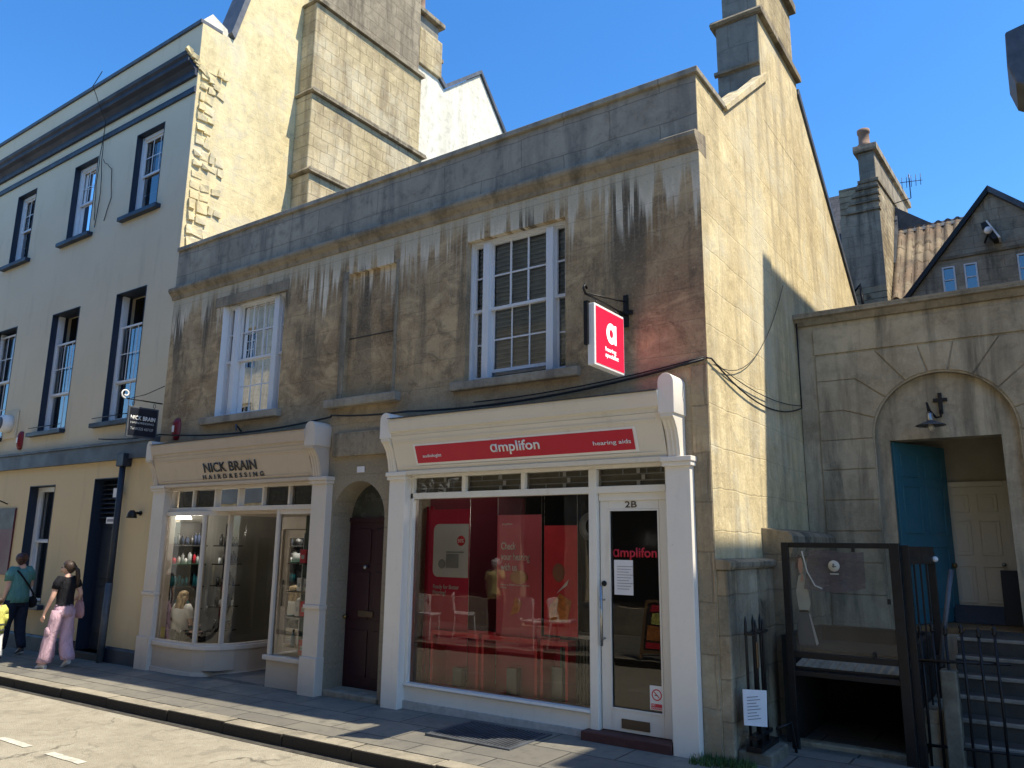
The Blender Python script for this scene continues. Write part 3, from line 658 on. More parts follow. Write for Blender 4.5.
# cornice, parapet, coping
MB().profile([(.2, 5.36), (-.015, 5.37), (-.03, 5.42), (-.05, 5.44), (-.08, 5.47), (-.095, 5.50), (-.095, 5.535), (-.06, 5.56), (.2, 5.60)], -11.04, -2.398).build('cornice', M['cornice'], SB, .004)
mb = MB().box(-11, -2.402, -.003, .35, 5.57, 6.17); mb.build('parapet', M['parapet'], SB)
MB().box(-11.0, -2.37, -.04, .38, 6.172, 6.235).build('parapet_coping', M['parapet'], SB, .008)
# gable side wall
side = [(.004, -.4), (.004, 6.17), (.72, 6.17), (.72, 6.13), (3.63, 8.36), (7.9, 5.17), (7.9, -.4)]
MB().prism(side, 'x', -2.78, -2.40).build('gable_wall', M['side'], SB)
MB().prism([(.385, 6.172), (.76, 6.172), (.76, 6.235), (.385, 6.235)], 'x', -2.80, -2.37).build('parapet_coping', M['parapet'], SB, .006)
MB().prism([(.74, 6.20), (.80, 6.17), (2.45, 7.43), (2.45, 7.53), (2.38, 7.50)], 'x', -2.50, -2.36).build('verge_coping', M['side'], SB, .008)
MB().prism([(4.03, 8.06), (4.07, 8.17), (7.96, 5.26), (7.96, 5.13)], 'x', -2.84, -2.37).build('verge_coping', M['lead'], SB, .008)
MB().prism([(.5, 5.85), (3.63, 8.22), (7.9, 5.0), (7.9, 4.8), (3.63, 8.0), (.5, 5.6)], 'x', -11, -2.785).build('roof', M['slate'], SB)
# chimney
MB().box(-2.93, -2.398, 2.25, 4.03, 6.8, 8.27).build('chimney_stack', M['side'], SB)
MB().box(-2.935, -2.41, 2.244, 2.30, 6.8, 8.27).build('chimney_face', M['stackf'], SB)
MB().profile([(2.20, 7.56), (2.24, 7.54), (2.24, 7.60), (2.20, 7.60)], -2.97, -2.40).build('string_course', M['greystack'], SB)
mb = MB().prism([(2.18,8.29),(2.22,8.25),(4.07,8.25),(4.11,8.29),(4.06,8.35),(2.23,8.35)], 'x', -3.0, -2.335); mb.build('string_course', M['greystack'], SB, .006)
MB().box(-2.86, -2.42, 2.33, 4.0, 8.35, 9.38).build('chimney_stack', M['stack'], SB)
MB().box(-2.865, -2.43, 2.324, 2.36, 8.35, 9.38).build('chimney_face', M['stackf'], SB)
MB().box(-2.95, -2.34, 2.26, 4.08, 9.38, 9.52).build('chimney_cap', M['greystack'], SB, .01)
for y in (2.7, 3.2, 3.7): MB().lathe([(.11,9.52),(.12,9.6),(.09,9.65),(.09,9.95),(.11,9.98),(.07,9.98)], (-2.65, y, 0), 14).build('chimney_pot', M['terr'], SB)
# door surround stone, pier facing, lintel
MB().box(-7.15, -6.13, -.05, .06, 2.70, 2.99).build('lintel', M['cornice'], SB, .008)
box('number_plate', M['paper'], SB, (-6.74, -6.62, -.012, -.004, 2.50, 2.57))
# corner pier lower stones of different ages
mb = MB().box(-2.555, -2.405, -.012, .02, -.3, 3.28); mb.build('corner_pier', M['pier'], SB)
# arched plum door
DO = box('door', M['maroon'], SB, (-7.20, -6.20, .30, .35, -.05, 1.93), .003)
mb = MB(); X0 = -7.05
for (u0,u1,w0,w1) in ((.0,.30,1.45,1.85),(.38,.68,1.45,1.85),(.0,.30,.80,1.35),(.38,.68,.80,1.35),(.0,.30,.15,.68),(.38,.68,.15,.68)):
    mb.box(X0+u0, X0+u1, .288, .301, w0, w1)
mb.build('door_panel', M['maroon'], DO, .006)
MB().box(-6.90,-6.66,.275,.290,.83,.90).build('letter_plate', M['brown'], DO, .004)
MB().lathe([(.0001,-.06),(.022,-.055),(.026,-.035),(.012,-.02),(.012,0)], (-6.80,.30,1.40), 14, 'y').build('knocker', M['steel'], DO)
MB().lathe([(.0001,-.06),(.022,-.055),(.026,-.035),(.012,-.02),(.012,0)], (-7.10,.30,.82), 14, 'y').build('door_knob', M['brass'], DO)
mb = MB().box(-7.20, -6.20, .285, .35, 1.93, 1.985); mb.build('transom_bar', M['maroon'], SB)
mb = MB(); mb.box(-7.2, -6.2, .32, .33, 1.985, 2.5); mb.build('fanlight', flat('dusty_fanlight_glass', (.05, .055, .05), .25, 0, .4, 6, .1, .6), SB)
mb = MB(); mb.prism([(-7.16,.0),(-6.24,.0),(-6.24,.30),(-7.16,.30)], 'z', -.3, .03); mb.build('door_step', M['sill'], SB, .01)

def tripartite(Wn, y, side_w, mull, zm, rows, raise_=0, blind=None, label='window'):
    x0, x1, z0, z1 = Wn; f = .035
    w = MB(); w.box(x0+.002, x0+f, y-.03, y+.10, z0, z1); w.box(x1-f, x1-.002, y-.03, y+.10, z0, z1); w.box(x0+f, x1-f, y-.03, y+.10, z1-f, z1-.002); w.box(x0+f, x1-f, y-.02, y+.1, z0+.001, z0+.03)
    ml, mr = x0+f+side_w, x1-f-side_w
    w.box(ml, ml+mull, y-.045, y+.10, z0+.03, z1-f); w.box(mr-mull, mr, y-.045, y+.10, z0+.03, z1-f)
    wi = w.build('window', M['winwhite'], SB, .004)
    for (a, b, c, r_) in ((x0+f, ml, 1, 0), (ml+mull, mr-mull, 3, raise_), (mr, x1-f, 1, 0)):
        s = MB(); bars(s, a, b, zm, z1-f, y, .028, .03, c, rows, .018); s.build('sash', M['winwhite'], wi)
        s = MB(); bars(s, a, b, z0+.03+r_, zm+.03, y+.035, .03, .03, c, rows, .018); s.build('sash', M['winwhite'], wi)
    glass(wi, x0+f, x1-f, z0+.05, z1-f, y+.045, 'midglass')
    room(wi, x0-.3, x1+.3, .36, 2.6, z0-.5, z1+.3)
    return wi
wr = tripartite(WR, .10, .15, .085, 4.22, 2, .07)
mb = MB()
for k in range(30): mb.box(WR[0]+.05, WR[1]-.05, .168, .185, 3.52+k*.051, 3.535+k*.051)
MB().box(WR[0]+.05, WR[1]-.05, .19, .195, 3.50, 5.0).build('net_curtain', flat('grey_net', (.62, .63, .64), .9, 0, .2, 9, 0), wr)
mb.build('venetian_blind', flat('grey_blind_slat', (.80, .81, .81), .6), wr)
wlf = tripartite(WL, .10, .16, .10, 4.20, 2)
mb = MB(); mb.add([(WL[0]+.001,-.001,3.40),(WL[0]+.03,.069,3.40),(WL[0]+.03,.069,5.06),(WL[0]+.001,-.001,5.06)], [(0,1,2,3)]); mb.build('splayed_reveal', M['winwhite'], wlf)
MB().box(-9.35, -9.27, .40, .42, 3.9, 4.7).build('curtain', M['greyw'], wlf)
mb = MB().box(-9.88, -8.24, -.012, .02, 5.05, 5.20); mb.build('window_head', M['cornice'], SB)

# ================================================================== SHOPFRONTS
def console(t, x0, x1, ztop, m, mcap, side=0):
    """curved bracket with round-topped cap, widths x0..x1"""
    prof = [(-.002, 2.46), (-.125, 2.46), (-.135, 2.52), (-.15, 2.60), (-.185, 2.70), (-.235, 2.77), (-.27, 2.80), (-.27, 2.85), (-.002, 2.85)]
    MB().prism(prof, 'x', x0+.015, x1-.015).build('console_bracket', M[m], t, .004)
    cap = [(x0, 2.83), (x1, 2.83), (x1, ztop-.08)] + [((x0+x1)/2 + (x1-x0)/2*math.cos(a), ztop-.08 + .08*math.sin(a)) for a in [math.pi*k/10 for k in range(1, 10)]] + [(x0, ztop-.08)]
    MB().prism(cap, 'y', -.275, -.002, True).build('console_cap', M[mcap], t, .004)
    mb = MB()
    for k in (1, 2, 3):
        xx = x0 + (x1-x0)*k/4
        mb.prism([(-.128, 2.47), (-.140, 2.52), (-.155, 2.60), (-.19, 2.70), (-.238, 2.77), (-.236, 2.78), (-.18, 2.72), (-.14, 2.6), (-.12, 2.5)], 'x', xx-.007, xx+.007)
    mb.build('console_fluting', M[mcap], t)
def pilaster(t, x0, x1, m, zb=0, base=.38, midband=None):
    z0 = zb
    mb = MB().box(x0, x1, -.10, .08, z0-.3, 2.40)
    mb.build('pilaster', M[m], t, .005)
    if base: MB().box(x0-.012, x1+.012, -.125, .06, z0-.3, z0+base).build('pilaster_base', M[m], t, .008)
    mb = MB().box(x0-.02, x1+.02, -.125, .05, 2.38, 2.42).box(x0-.03, x1+.03, -.14, .05, 2.42, 2.465); mb.build('capital', M[m], t, .005)
    if midband: MB().box(x0-.012, x1+.012, -.118, .05, midband, midband+.045).build('moulding_band', M[m], t, .005)
fasc = lambda z: -(.105 + max(0, (z-2.46))*.36)      # front of the raking fascia
def fascia(t, x0, x1, mf, mc):
    MB().prism([(.05, 2.43), (-.125, 2.43), (-.13, 2.47), (-.108, 2.475), (fasc(2.85), 2.85), (.05, 2.85)], 'x', x0, x1).build('fascia', M[mf], t)
    MB().prism([(.05, 2.853), (-.245, 2.853), (-.25, 2.885), (-.275, 2.90), (-.28, 2.93), (-.30, 3.0), (-.30, 3.035), (-.27, 3.05), (.0, 3.09)], 'x', x0, x1).build('cornice', M[mc], t)
    MB().prism([(-.32, 3.037), (-.32, 3.045), (-.01, 3.11), (-.01, 3.095), (-.27, 3.053)], 'x', x0, x1).build('lead_flashing', M['lead'], t)
    mb = MB()
    for a, b in ((2.50, 2.515), (2.78, 2.80)): 
        mb.prism([(fasc(a)+.002, a), (fasc(a)-.008, a), (fasc(b)-.008, b), (fasc(b)+.002, b)], 'x', x0+.06, x1-.06)
    mb.build('moulding', M[mc], t)

# ---- hearing shop
A = thing('shopfront', 'ivory painted shopfront with red name panel, large window and glazed door', 'shopfront', (-4.34, 0, 0))
pilaster(A, -6.12, -5.885, 'ivoryp', 0, 0); pilaster(A, -2.79, -2.56, 'ivoryp', 0, 0)
fascia(A, -5.99, -2.76, 'ivory', 'ivory'); console(A, -6.135, -5.985, 3.12, 'ivory', 'ivoryp'); console(A, -2.765, -2.615, 3.19, 'ivory', 'ivoryp')
fx = .03
mb = MB()
mb.box(-5.885, -2.80, -.0, .10, 2.17, 2.235)                     # transom
mb.box(-5.885, -2.80, .002, .10, 2.40, 2.45)
mb.box(-5.885, -5.845, .0, .10, .20, 2.42); mb.box(-2.84, -2.80, .0, .10, .0, 2.42)
mb.box(-3.62, -3.535, -.005, .10, .0, 2.40)
for x in (-5.14, -4.38): mb.box(x-.025, x+.025, .004, .09, 2.235, 2.40)
mb.build('window_frame', M['white'], A, .005)
MB().prism([(.10,.245),(-.012,.235),(-.02,.215),(-.005,.20),(.10,.20)], 'x', -5.88, -3.62).build('window_sill', M['white'], A)
mb = MB().box(-5.884, -3.622, .012, .11, .02, .20); mb.build('stall_riser', M['white'], A)
mb = MB().box(-5.884, -3.622, -.012, .09, -.3, .06); mb.build('riser_plinth', flat('dusty_white_base', (.44, .43, .40), .7, 0, .2, 12, .2), A)
glass(A, -5.85, -3.62, .24, 2.17, .05, 'glass')
for a, b in ((-5.85,-5.165),(-5.115,-4.405),(-4.355,-3.62),(-3.535,-2.84)): glass(A, a, b, 2.235, 2.40, .05, 'glass')
# leaded strips behind the transom lights
mb = MB(); rs = random.Random(11)
for a, b in ((-5.85,-5.165),(-5.115,-4.405),(-4.355,-3.62),(-3.535,-2.84)):
    for z in (2.285, 2.345): mb.box(a, b, .07, .074, z-.004, z+.004)
    x = a
    while x < b-.1:
        x += rs.uniform(.14, .3); r_ = rs.choice((0, 1, 2)); zz = (2.235, 2.289, 2.349)[r_]
        if x < b-.03: mb.box(x-.005, x+.005, .068, .073, zz, zz+.054)
mb.build('leaded_strip', M['greyw'], A)
MB().box(-5.86,-2.83,.12,.13,2.21,2.42).build('transom_reflection', flat('transom_reflection_tone', (.30, .275, .21), .8, 0, .2, 8, 0), A)  # pale sheet stands in for the grey-beige reflection in these panes
mb = MB()
for a, b in ((-5.85,-5.165),(-5.115,-4.405),(-4.355,-3.62),(-3.535,-2.84)):
    x = a + (b-a)*.55
    for k, zz in enumerate((2.352, 2.292, 2.240)): mb.box(x+(.05 if k == 1 else 0), x+.035+(.05 if k == 1 else 0), .076, .08, zz, zz+.045)
mb.build('glass_block', M['signw'], A)
# red name panel
sp = MB().prism([(fasc(2.545)-.012, 2.545), (fasc(2.725)-.012, 2.725), (fasc(2.725)+.0, 2.725), (fasc(2.545)+.0, 2.545)], 'x', -5.66, -3.05).build('name_panel', M['red'], A)
MB().prism([(fasc(2.525)-.006, 2.525), (fasc(2.745)-.006, 2.745), (fasc(2.745)+.0, 2.745), (fasc(2.525)+.0, 2.525)], 'x', -5.69, -3.02).build('panel_surround', M['signw'], A)
sl = lambda z: fasc(z) - .014
text('lettering', 'ɑmplifon', -4.655, 2.575, .595, .13, M['signw'], sp, y=sl, face='slant', bold=.018)
text('lettering', 'audiologist', -5.57, 2.590, .26, .042, M['signw'], sp, y=sl, face='slant', bold=.01)
text('lettering', 'hearing aids', -3.47, 2.590, .39, .048, M['signw'], sp, y=sl, face='slant', bold=.01)
# glazed door 2B
mb = MB(); dy = .045
mb.box(-3.53, -2.845, .03, .10, 2.10, 2.17); mb.build('door_head', M['white'], A, .004)
mb = MB(); mb.box(-3.525, -3.435, dy, dy+.045, .085, 2.10); mb.box(-2.925, -2.855, dy, dy+.045, .085, 2.10); mb.box(-3.435, -2.925, dy, dy+.045, 2.02, 2.10); mb.box(-3.435, -2.925, dy, dy+.045, .085, .265)
do = mb.build('door', M['white'], A, .004)
glass(do, -3.44, -2.92, .26, 2.025, dy+.02, 'glass')
mb = MB(); mb.box(-3.435, -3.42, dy-.006, dy+.01, .265, 2.02); mb.box(-2.94, -2.925, dy-.006, dy+.01, .265, 2.02); mb.box(-3.42, -2.94, dy-.006, dy+.01, .265, .28); mb.box(-3.42, -2.94, dy-.006, dy+.01, 2.005, 2.02); mb.build('glazing_bead', M['white'], do)
text('door_number', '2B', -3.26, 2.035, .12, .058, M['brown'], do, y=dy-.003, bold=.012)
mb = MB().tube([(-3.487,-.02,.80),(-3.487,-.02,1.33)], .014, 10)
for z in (.86, 1.20): mb.tube([(-3.487,-.02,z),(-3.487,.05,z)], .009, 8)
mb.build('pull_handle', M['steel'], do)
MB().lathe([(.0001,-.012),(.024,-.012),(.026,0)], (-3.487, dy, 1.345), 16, 'y').build('lock', M['black'], do)
MB().box(-3.33,-3.06,dy-.010,dy+.002,.115,.195).build('letter_plate', M['brown'], do, .003)
text('lettering', 'ɑmplifon', -3.40, 1.56, .44, .115, M['red'], do, y=dy+.012, bold=.018, ext=.001)
nt = box('opening_hours', M['paper'], do, (-3.39, -3.20, dy+.012, dy+.014, 1.25, 1.56))
mb = MB()
for k in range(9): mb.box(-3.36, -3.36+.12+.02*((k*7)%3), dy+.0095, dy+.0115, 1.30+k*.025, 1.305+k*.025)
mb.build('printed_lines', M['ink'], nt)
ns = box('no_smoking_notice', M['signw'], do, (-3.06, -2.93, dy+.010, dy+.013, .30, .50))
mb = MB(); c0 = (-2.995, .425)
ring = [[(c0[0]+r_*math.cos(a), dy+.0085, c0[1]+r_*math.sin(a)) for a in [2*math.pi*k/24 for k in range(24)]] for r_ in (.038, .048)]
mb.loft(ring, False); mb.box(-3.028, -2.962, dy+.008, dy+.0092, .421, .429)
for v in range(len(mb.v)-8, len(mb.v)):
    x, y, z = mb.v[v]; dx, dz = x-c0[0], z-c0[1]; mb.v[v] = (c0[0]+dx*.72+dz*.72, y, c0[1]-dx*.72+dz*.72)
mb.box(-3.05, -2.94, dy+.0085, dy+.0095, .305, .352); mb.build('no_smoking_symbol', M['redp'], ns)
MB().box(-3.015, -2.985, dy+.0088, dy+.0095, .418, .426).build('cigarette', M['bk'], ns)
text('lettering', 'NO\nSMOKING', -3.045, .309, .10, .040, M['signw'], ns, y=dy+.008, ext=.001)
st = MB().box(-3.66, -2.79, -.09, .05, -.2, .0).box(-3.53, -2.85, .0, .08, .0, .082); st = MB().box(-3.66, -2.80, -.115, .12, -.2, .078); st.build('door_step', M['step'], A, .008)

# ---- room behind
IR = thing('shop_interior', 'dim red and grey consulting shop interior seen through the large window', 'room', (-4.3, 1, 0))
room(IR, -6.1, -2.82, .37, 4.2, .0, 2.75, 'darkroom', 'room_walls')
box('floor_covering', M['roomfloor'], IR, (-5.88, -2.82, .12, .36, .0, .012))
box('back_wall_panel', M['redroom'], IR, (-7.6, -6.6, 3.9, 3.95, .01, 2.6))
box('red_partition', M['redroom'], IR, (-6.05, -5.95, .4, 2.4, .01, 2.3))
text('wall_logo', 'ɑ', -5.95, 1.75, .42, .42, M['greyw'], IR, y=3.88, bold=.03)
mb = MB()
for k in range(3): mb.lathe([(.0001,2.70),(.05,2.70),(.05,2.74),(.0001,2.74)], (-5.2+k*.9, 1.6, 0), 12)
mb.build('ceiling_spot', M['spot'], IR)
def hang_wires(t, x0, x1, y, z0, z1, zt=2.2):
    mb = MB(); mb.tube([(x0,y,z0),(x0,y,zt)], .003, 5).tube([(x1,y,z0),(x1,y,zt)], .003, 5); mb.build('hanging_wire', M['steel'], t)
P1 = thing('window_poster', 'red hanging poster with grey rounded picture and round 50% badge, left in window', 'poster', (-5.5, .22, 1.4), 'red posters hanging in the shop window')
p = box('panel', M['dred'], P1, (-5.79, -5.21, .22, .226, .62, 2.06))
rp = []
for (cxx, czz, a0) in ((-5.16, 1.83, 0), (-5.64, 1.83, 90), (-5.64, 1.40, 180), (-5.16, 1.40, 270)):
    for k in range(6): a = R(a0 + k*18); rp.append((cxx + .07*math.cos(a), czz + .07*math.sin(a)))
rp = [(min(x, -5.22), z) for x, z in rp]
MB().prism(rp, 'y', .214, .219).build('picture_area', M['greyw'], P1)
mb = MB().ball((-5.58, .21, 1.47), .05, (1, .1, 1)).box(-5.52, -5.35, .207, .213, 1.43, 1.58).box(-5.52,-5.28,.206,.212,1.59,1.605); mb.build('device_picture', flat('printed_grey', (.22, .24, .25), .5), P1)
MB().lathe([(.0001,-.004),(.055,-.004),(.055,0)], (-5.32, .214, 1.72), 20, 'y').build('badge', M['redp'], P1)
text('lettering', '50%', -5.36, 1.70, .08, .038, M['signw'], P1, y=.2085)
text('lettering', 'Ready for Better\nHearing?', -5.70, 1.13, .36, .12, M['greyw'], P1, y=.217, bold=.01); hang_wires(P1, -5.79, -5.21, .223, .3, 2.06)
P2 = thing('window_poster', 'red hanging poster reading Check your hearing with us, centre of window', 'poster', (-4.56, .22, 1.3), 'red posters hanging in the shop window')
box('panel', M['pinkred'], P2, (-4.84, -4.29, .22, .226, .62, 1.99))
text('lettering', 'Check\nyour hearing\nwith us', -4.79, 1.42, .36, .29, M['signw'], P2, y=.217, bold=.012)
text('lettering', 'amplifon', -4.78, 1.88, .13, .026, M['signw'], P2, y=.217)
text('lettering', 'Have a FREE hearing test\ntoday', -4.79, 1.24, .36, .05, M['signw'], P2, y=.217)
MB().ball((-4.56, .215, 1.36), .11, (1, .05, .62)).build('hand_picture', flat('printed_tan', (.50, .28, .14), .5), P2)
mb = MB(); mb.add([(-4.66,.214,.98),(-4.55,.214,1.02),(-4.52,.214,1.12),(-4.60,.214,1.16)], [(0,1,2,3)]); mb.build('flame_picture', M['orangep'], P2); hang_wires(P2, -4.84, -4.29, .223, .3, 1.99)
P3 = thing('window_poster', 'bright red hanging poster with a small face picture, nearest the door', 'poster', (-4.08, .24, 1.4), 'red posters hanging in the shop window')
box('panel', M['redp'], P3, (-4.27, -3.885, .24, .246, .82, 1.88))
MB().ball((-4.10, .238, 1.42), .07, (1, .05, 1.3)).build('face_picture', flat('printed_skin', (.30, .14, .09), .5), P3); mb = MB().prism([(-4.12,1.22),(-4.0,1.30),(-3.98,1.36),(-4.06,1.28)], 'y', .233, .237); mb.build('hand_picture', M['paper'], P3)
mb = MB().prism([(-4.2,.95),(-4.0,.95),(-3.95,1.15),(-4.08,1.22),(-4.2,1.1)], 'y', .233, .237); mb.build('dress_picture', M['orangep'], P3); hang_wires(P3, -4.27, -3.885, .243, .3, 1.88)
P4 = thing('window_poster', 'plain dark red banner filling the left end of the shop window', 'poster', (-5.98, .25, 1.3), 'red posters hanging in the shop window')
box('panel', M['dred'], P4, (-6.08, -5.80, .30, .306, .10, 2.10))
for k, (x0_, x1_) in enumerate(((-5.66, -5.02), (-4.98, -4.30), (-4.26, -3.95))):
    D = thing('display_stand', ('low red edged display stand, %s in the window' % ('leftmost', 'middle', 'rightmost')[k]), 'display stand', ((x0_+x1_)/2, .4, 0), 'red display stands along the window')
    mb = MB(); y0_, y1_ = .16, .40; zt = .78
    for xx in (x0_, x1_-.03): mb.box(xx, xx+.03, y0_, y1_, .012, zt)
    mb.box(x0_+.03, x1_-.03, y0_, y1_, zt-.05, zt-.001); mb.build('frame', M['redp'], D, .003)
    box('back_board', M['dred'], D, (x0_+.03, x1_-.03, y1_-.02, y1_-.005, .012, zt-.05))
    mb = MB(); xx = (x0_+x1_)/2; mb.box(xx-.09, xx+.03, .26, .34, .012, .40+.06*k); mb.build('leaflet_holder', flat('smoky_plastic', (.10, .12, .12), .2, 0, .1, 4, 0, .6), D)
bx = thing('carton', 'small white carton on the floor inside the large window', 'box', (-4.98, .25, 0)); box('carton_body', M['greyw'], bx, (-4.93, -4.72, .42, .56, .012, .17), .004)
vb = thing('radiator', 'dark slatted radiator at the right end of the shop window', 'radiator', (-3.85, .4, 0))
mb = MB()
for k in range(14): mb.box(-4.12+k*.036, -4.10+k*.036, .30, .36, .06, .80)
mb.build('fins', flat('dark_fin', (.07, .075, .07), .4), vb); MB().box(-4.13, -3.60, .31, .35, .80, .83).build('top_rail', M['greyw'], vb)

# ---- hairdresser
H = thing('shopfront', 'mushroom painted hairdresser shopfront with curved window and recessed door', 'shopfront', (-9.0, 0, -.06))
pilaster(H, -10.86, -10.56, 'beigep', -.06, .42, .92); pilaster(H, -7.41, -7.15, 'beigep', -.04, .42, .92)
fascia(H, -10.715, -7.39, 'beige', 'beige'); console(H, -10.86, -10.71, 3.11, 'beige', 'beigep'); console(H, -7.40, -7.22, 3.13, 'beige', 'beigep')
mb = MB(); mb.box(-10.56, -7.41, .0, .10, 2.385, 2.43); mb.box(-10.56, -7.41, -.01, .10, 2.085, 2.145); mb.box(-10.56, -10.53, .0, .10, .30, 2.4); mb.box(-7.44, -7.41, .0, .1, .3, 2.4)
for k in range(1, 6):
    x = -10.53 + (3.09)*k/6; mb.box(x-.018, x+.018, .004, .09, 2.145, 2.385)
mb.build('window_frame', M['beigep'], H, .004)
for k in range(6):
    x = -10.53 + (3.09)*k/6; glass(H, x+.018, x+3.09/6-.018, 2.145, 2.385, .05, 'glass')
MB().box(-10.5,-7.45,.10,.115,2.15,2.38).build('net_screen', flat('dusty_net', (.14, .14, .13), .9, 0, .3, 20, .3), H)
text('lettering', 'NICK BRAIN', -9.54, 2.60, 1.13, .125, M['bk'], H, y=lambda z: fasc(z)-.006, face='slant', bold=.012, ext=.006)
text('lettering', 'HAIRDRESSING', -9.60, 2.51, 1.30, .060, M['bk'], H, y=lambda z: fasc(z)-.006, face='slant', bold=.016, spacing=1.9, ext=.006)
# curved window on plan
bow = [(-10.55, -.03), (-10.2, -.05), (-9.85, -.06), (-9.62, -.03), (-9.45, .04), (-9.32, .16), (-9.24, .32), (-9.20, .50), (-9.20, .92)]
def offs(pl, d):
    out = []
    for i, p_ in enumerate(pl):
        a = Vector(pl[max(0, i-1)]); b = Vector(pl[min(len(pl)-1, i+1)]); t = (b-a).normalized(); n = Vector((t.y, -t.x)); out.append((p_[0]+n.x*d, p_[1]+n.y*d))
    return out
def band(pl, d0, d1, z0, z1, name, m, bev=0):
    a = offs(pl, d0); b = offs(pl, d1); mb = MB(); n = len(pl)
    rings = [[(a[i][0],a[i][1],z0),(b[i][0],b[i][1],z0),(b[i][0],b[i][1],z1),(a[i][0],a[i][1],z1)] for i in range(n)]
    mb.loft(rings, True, True, False); return mb.build(name, M[m], H, bev)
band(bow, .03, -.06, -.3, .27, 'stall_riser', 'beige'); band(bow, .05, -.05, -.3, -.02, 'riser_plinth', 'beigep')
band(bow, .06, -.07, .265, .32, 'window_sill', 'beigep', .006); band(bow, .02, -.03, .32, .345, 'bottom_rail', 'beigep'); band(bow, .02, -.04, 2.03, 2.085, 'head_rail', 'beigep')
gl = MB(); rings = [[(x, y, .34), (x, y, 2.04)] for x, y in bow]; gl.loft(rings, False, False, True); gl.build('pane', M['glass'], H)
mb = MB()
for i in (3, 5, 8): x, y = bow[i]; mb.box(x-.022, x+.022, y-.03, y+.03, .34, 2.04)
mb.build('glazing_mullion', M['beigep'], H, .004)
# recess: soffit, door, right hand window
MB().box(-9.3, -7.42, .10, 1.0, 2.045, 2.10).build('soffit', M['beige'], H)
mb = MB().box(-9.20, -9.12, .90, 1.0, -.05, 2.04).box(-8.24, -8.16, .90, 1.0, -.05, 2.04).box(-9.12, -8.24, .90, 1.0, 1.86, 2.04); mb.build('door_frame', M['beige'], H, .004)
mb = MB(); mb.box(-9.11, -9.0, .93, .97, .0, 1.85); mb.box(-8.36, -8.25, .93, .97, .0, 1.85); mb.box(-9.0, -8.36, .93, .97, 1.74, 1.85); mb.box(-9.0, -8.36, .93, .97, .0, .30); hd = mb.build('door', M['beige'], H, .004)
glass(hd, -9.0, -8.36, .30, 1.74, .95, 'glass'); MB().tube([(-9.05,.90,.8),(-9.05,.90,1.15)], .012, 8).build('pull_handle', M['black'], hd)
mb = MB().box(-8.16, -7.41, .0, .10, -.3, .27); mb.box(-8.16, -8.06, .10, .95, -.3, .27); mb.build('stall_riser', M['beige'], H)
mb = MB().box(-8.20, -7.41, -.04, .12, .27, .325); mb.box(-8.19, -8.05, .12, .95, .27, .325); mb.build('window_sill', M['beigep'], H, .006)
mb = MB().box(-8.16, -8.11, .0, .06, .325, 2.085); mb.box(-7.47, -7.441, .01, .06, .325, 2.085); mb.box(-8.11, -7.47, .01, .06, 2.03, 2.085); mb.build('window_frame', M['beigep'], H, .004)
glass(H, -8.11, -7.47, .325, 2.04, .035, 'glass'); MB().add([(-8.13,.06,.325),(-8.13,.93,.325),(-8.13,.93,2.05),(-8.13,.06,2.05)], [(0,1,2,3)]).build('pane', M['glass'], H)
MB().box(-9.24, -8.14, .02, 1.0, -.28, -.035).build('tiled_threshold', flat('grey_threshold_tile', (.17, .165, .15), .6, 0, .25, 10, .2), H)
HR = thing('salon_interior', 'pale walled hair salon interior behind the curved window', 'room', (-9.5, 2, 0))
mb = MB(); mb.add([(-10.98,.12,-.05),(-10.98,3.5,-.05),(-10.98,3.5,2.6),(-10.98,.12,2.6)], [(0,1,2,3)]); mb.add([(-10.98,3.5,-.05),(-7.3,3.5,-.05),(-7.3,3.5,2.6),(-10.98,3.5,2.6)], [(0,1,2,3)])
mb.add([(-7.30,.37,-.05),(-7.30,3.5,-.05),(-7.30,3.5,2.6),(-7.30,.37,2.6)], [(0,1,2,3)]); mb.add([(-10.98,.37,2.6),(-7.3,.37,2.6),(-7.3,3.5,2.6),(-10.98,3.5,2.6)], [(0,1,2,3)]); mb.build('room_walls', M['roomlight'], HR)
MB().add([(-10.98,-.02,.005),(-9.2,.0,.005),(-9.2,1.0,.005),(-7.3,1.0,.005),(-7.3,3.5,.005),(-10.98,3.5,.005)], [(0,1,2,3,4,5)]).build('floor_covering', M['roomfloor'], HR)
box('dark_picture', M['darkroom'], HR, (-9.9, -9.35, 3.42, 3.47, 1.3, 2.0))
box('partition', M['darkroom'], HR, (-9.16, -8.3, 3.0, 3.1, 0, 2.5))
def shelf_unit(label, y0, y1, cols, seed, back=True, rows=(.35,.70,1.02,1.34,1.62), bottles=True):
    t = thing('shelf_unit', label, 'shelves', (-10.72, (y0+y1)/2, 0)); r_ = random.Random(seed)
    if back: box('back_board', M['darkroom'], t, (-10.835, -10.815, y0, y1, .01, 1.95))
    for z in rows: box('shelf', M['bk'], t, (-10.815, -10.62, y0, y1, z-.02, z), .002)
    for y in ((y0, y1-.02) if back else ((y0+y1)/2,)): box('upright', M['bk'], t, (-10.81, -10.79, y, y+.02, .01, 1.95))
    for i, z in enumerate(rows):
        y = y0+.05
        while y < y1-.05:
            h = r_.uniform(.10, .20); w = r_.uniform(.02, .032); m = cols[i % len(cols)][r_.randrange(len(cols[i % len(cols)]))]
            b = thing('bottle', '', 'bottle', (-10.69, y, z)); bottles_all.append((b, i, label))
            MB().lathe([(w,z+.001),(w,z+h*.72),(w*.45,z+h*.8),(w*.45,z+h*.88)], (-10.69, y, 0), 8).build('body', M[m], b)
            MB().lathe([(w*.55,z+h*.88),(w*.55,z+h),(.0001,z+h)], (-10.69, y, 0), 8).build('cap', M['bk'], b)
            y += w*2 + r_.uniform(.004, .02)
    return t
bottles_all = []
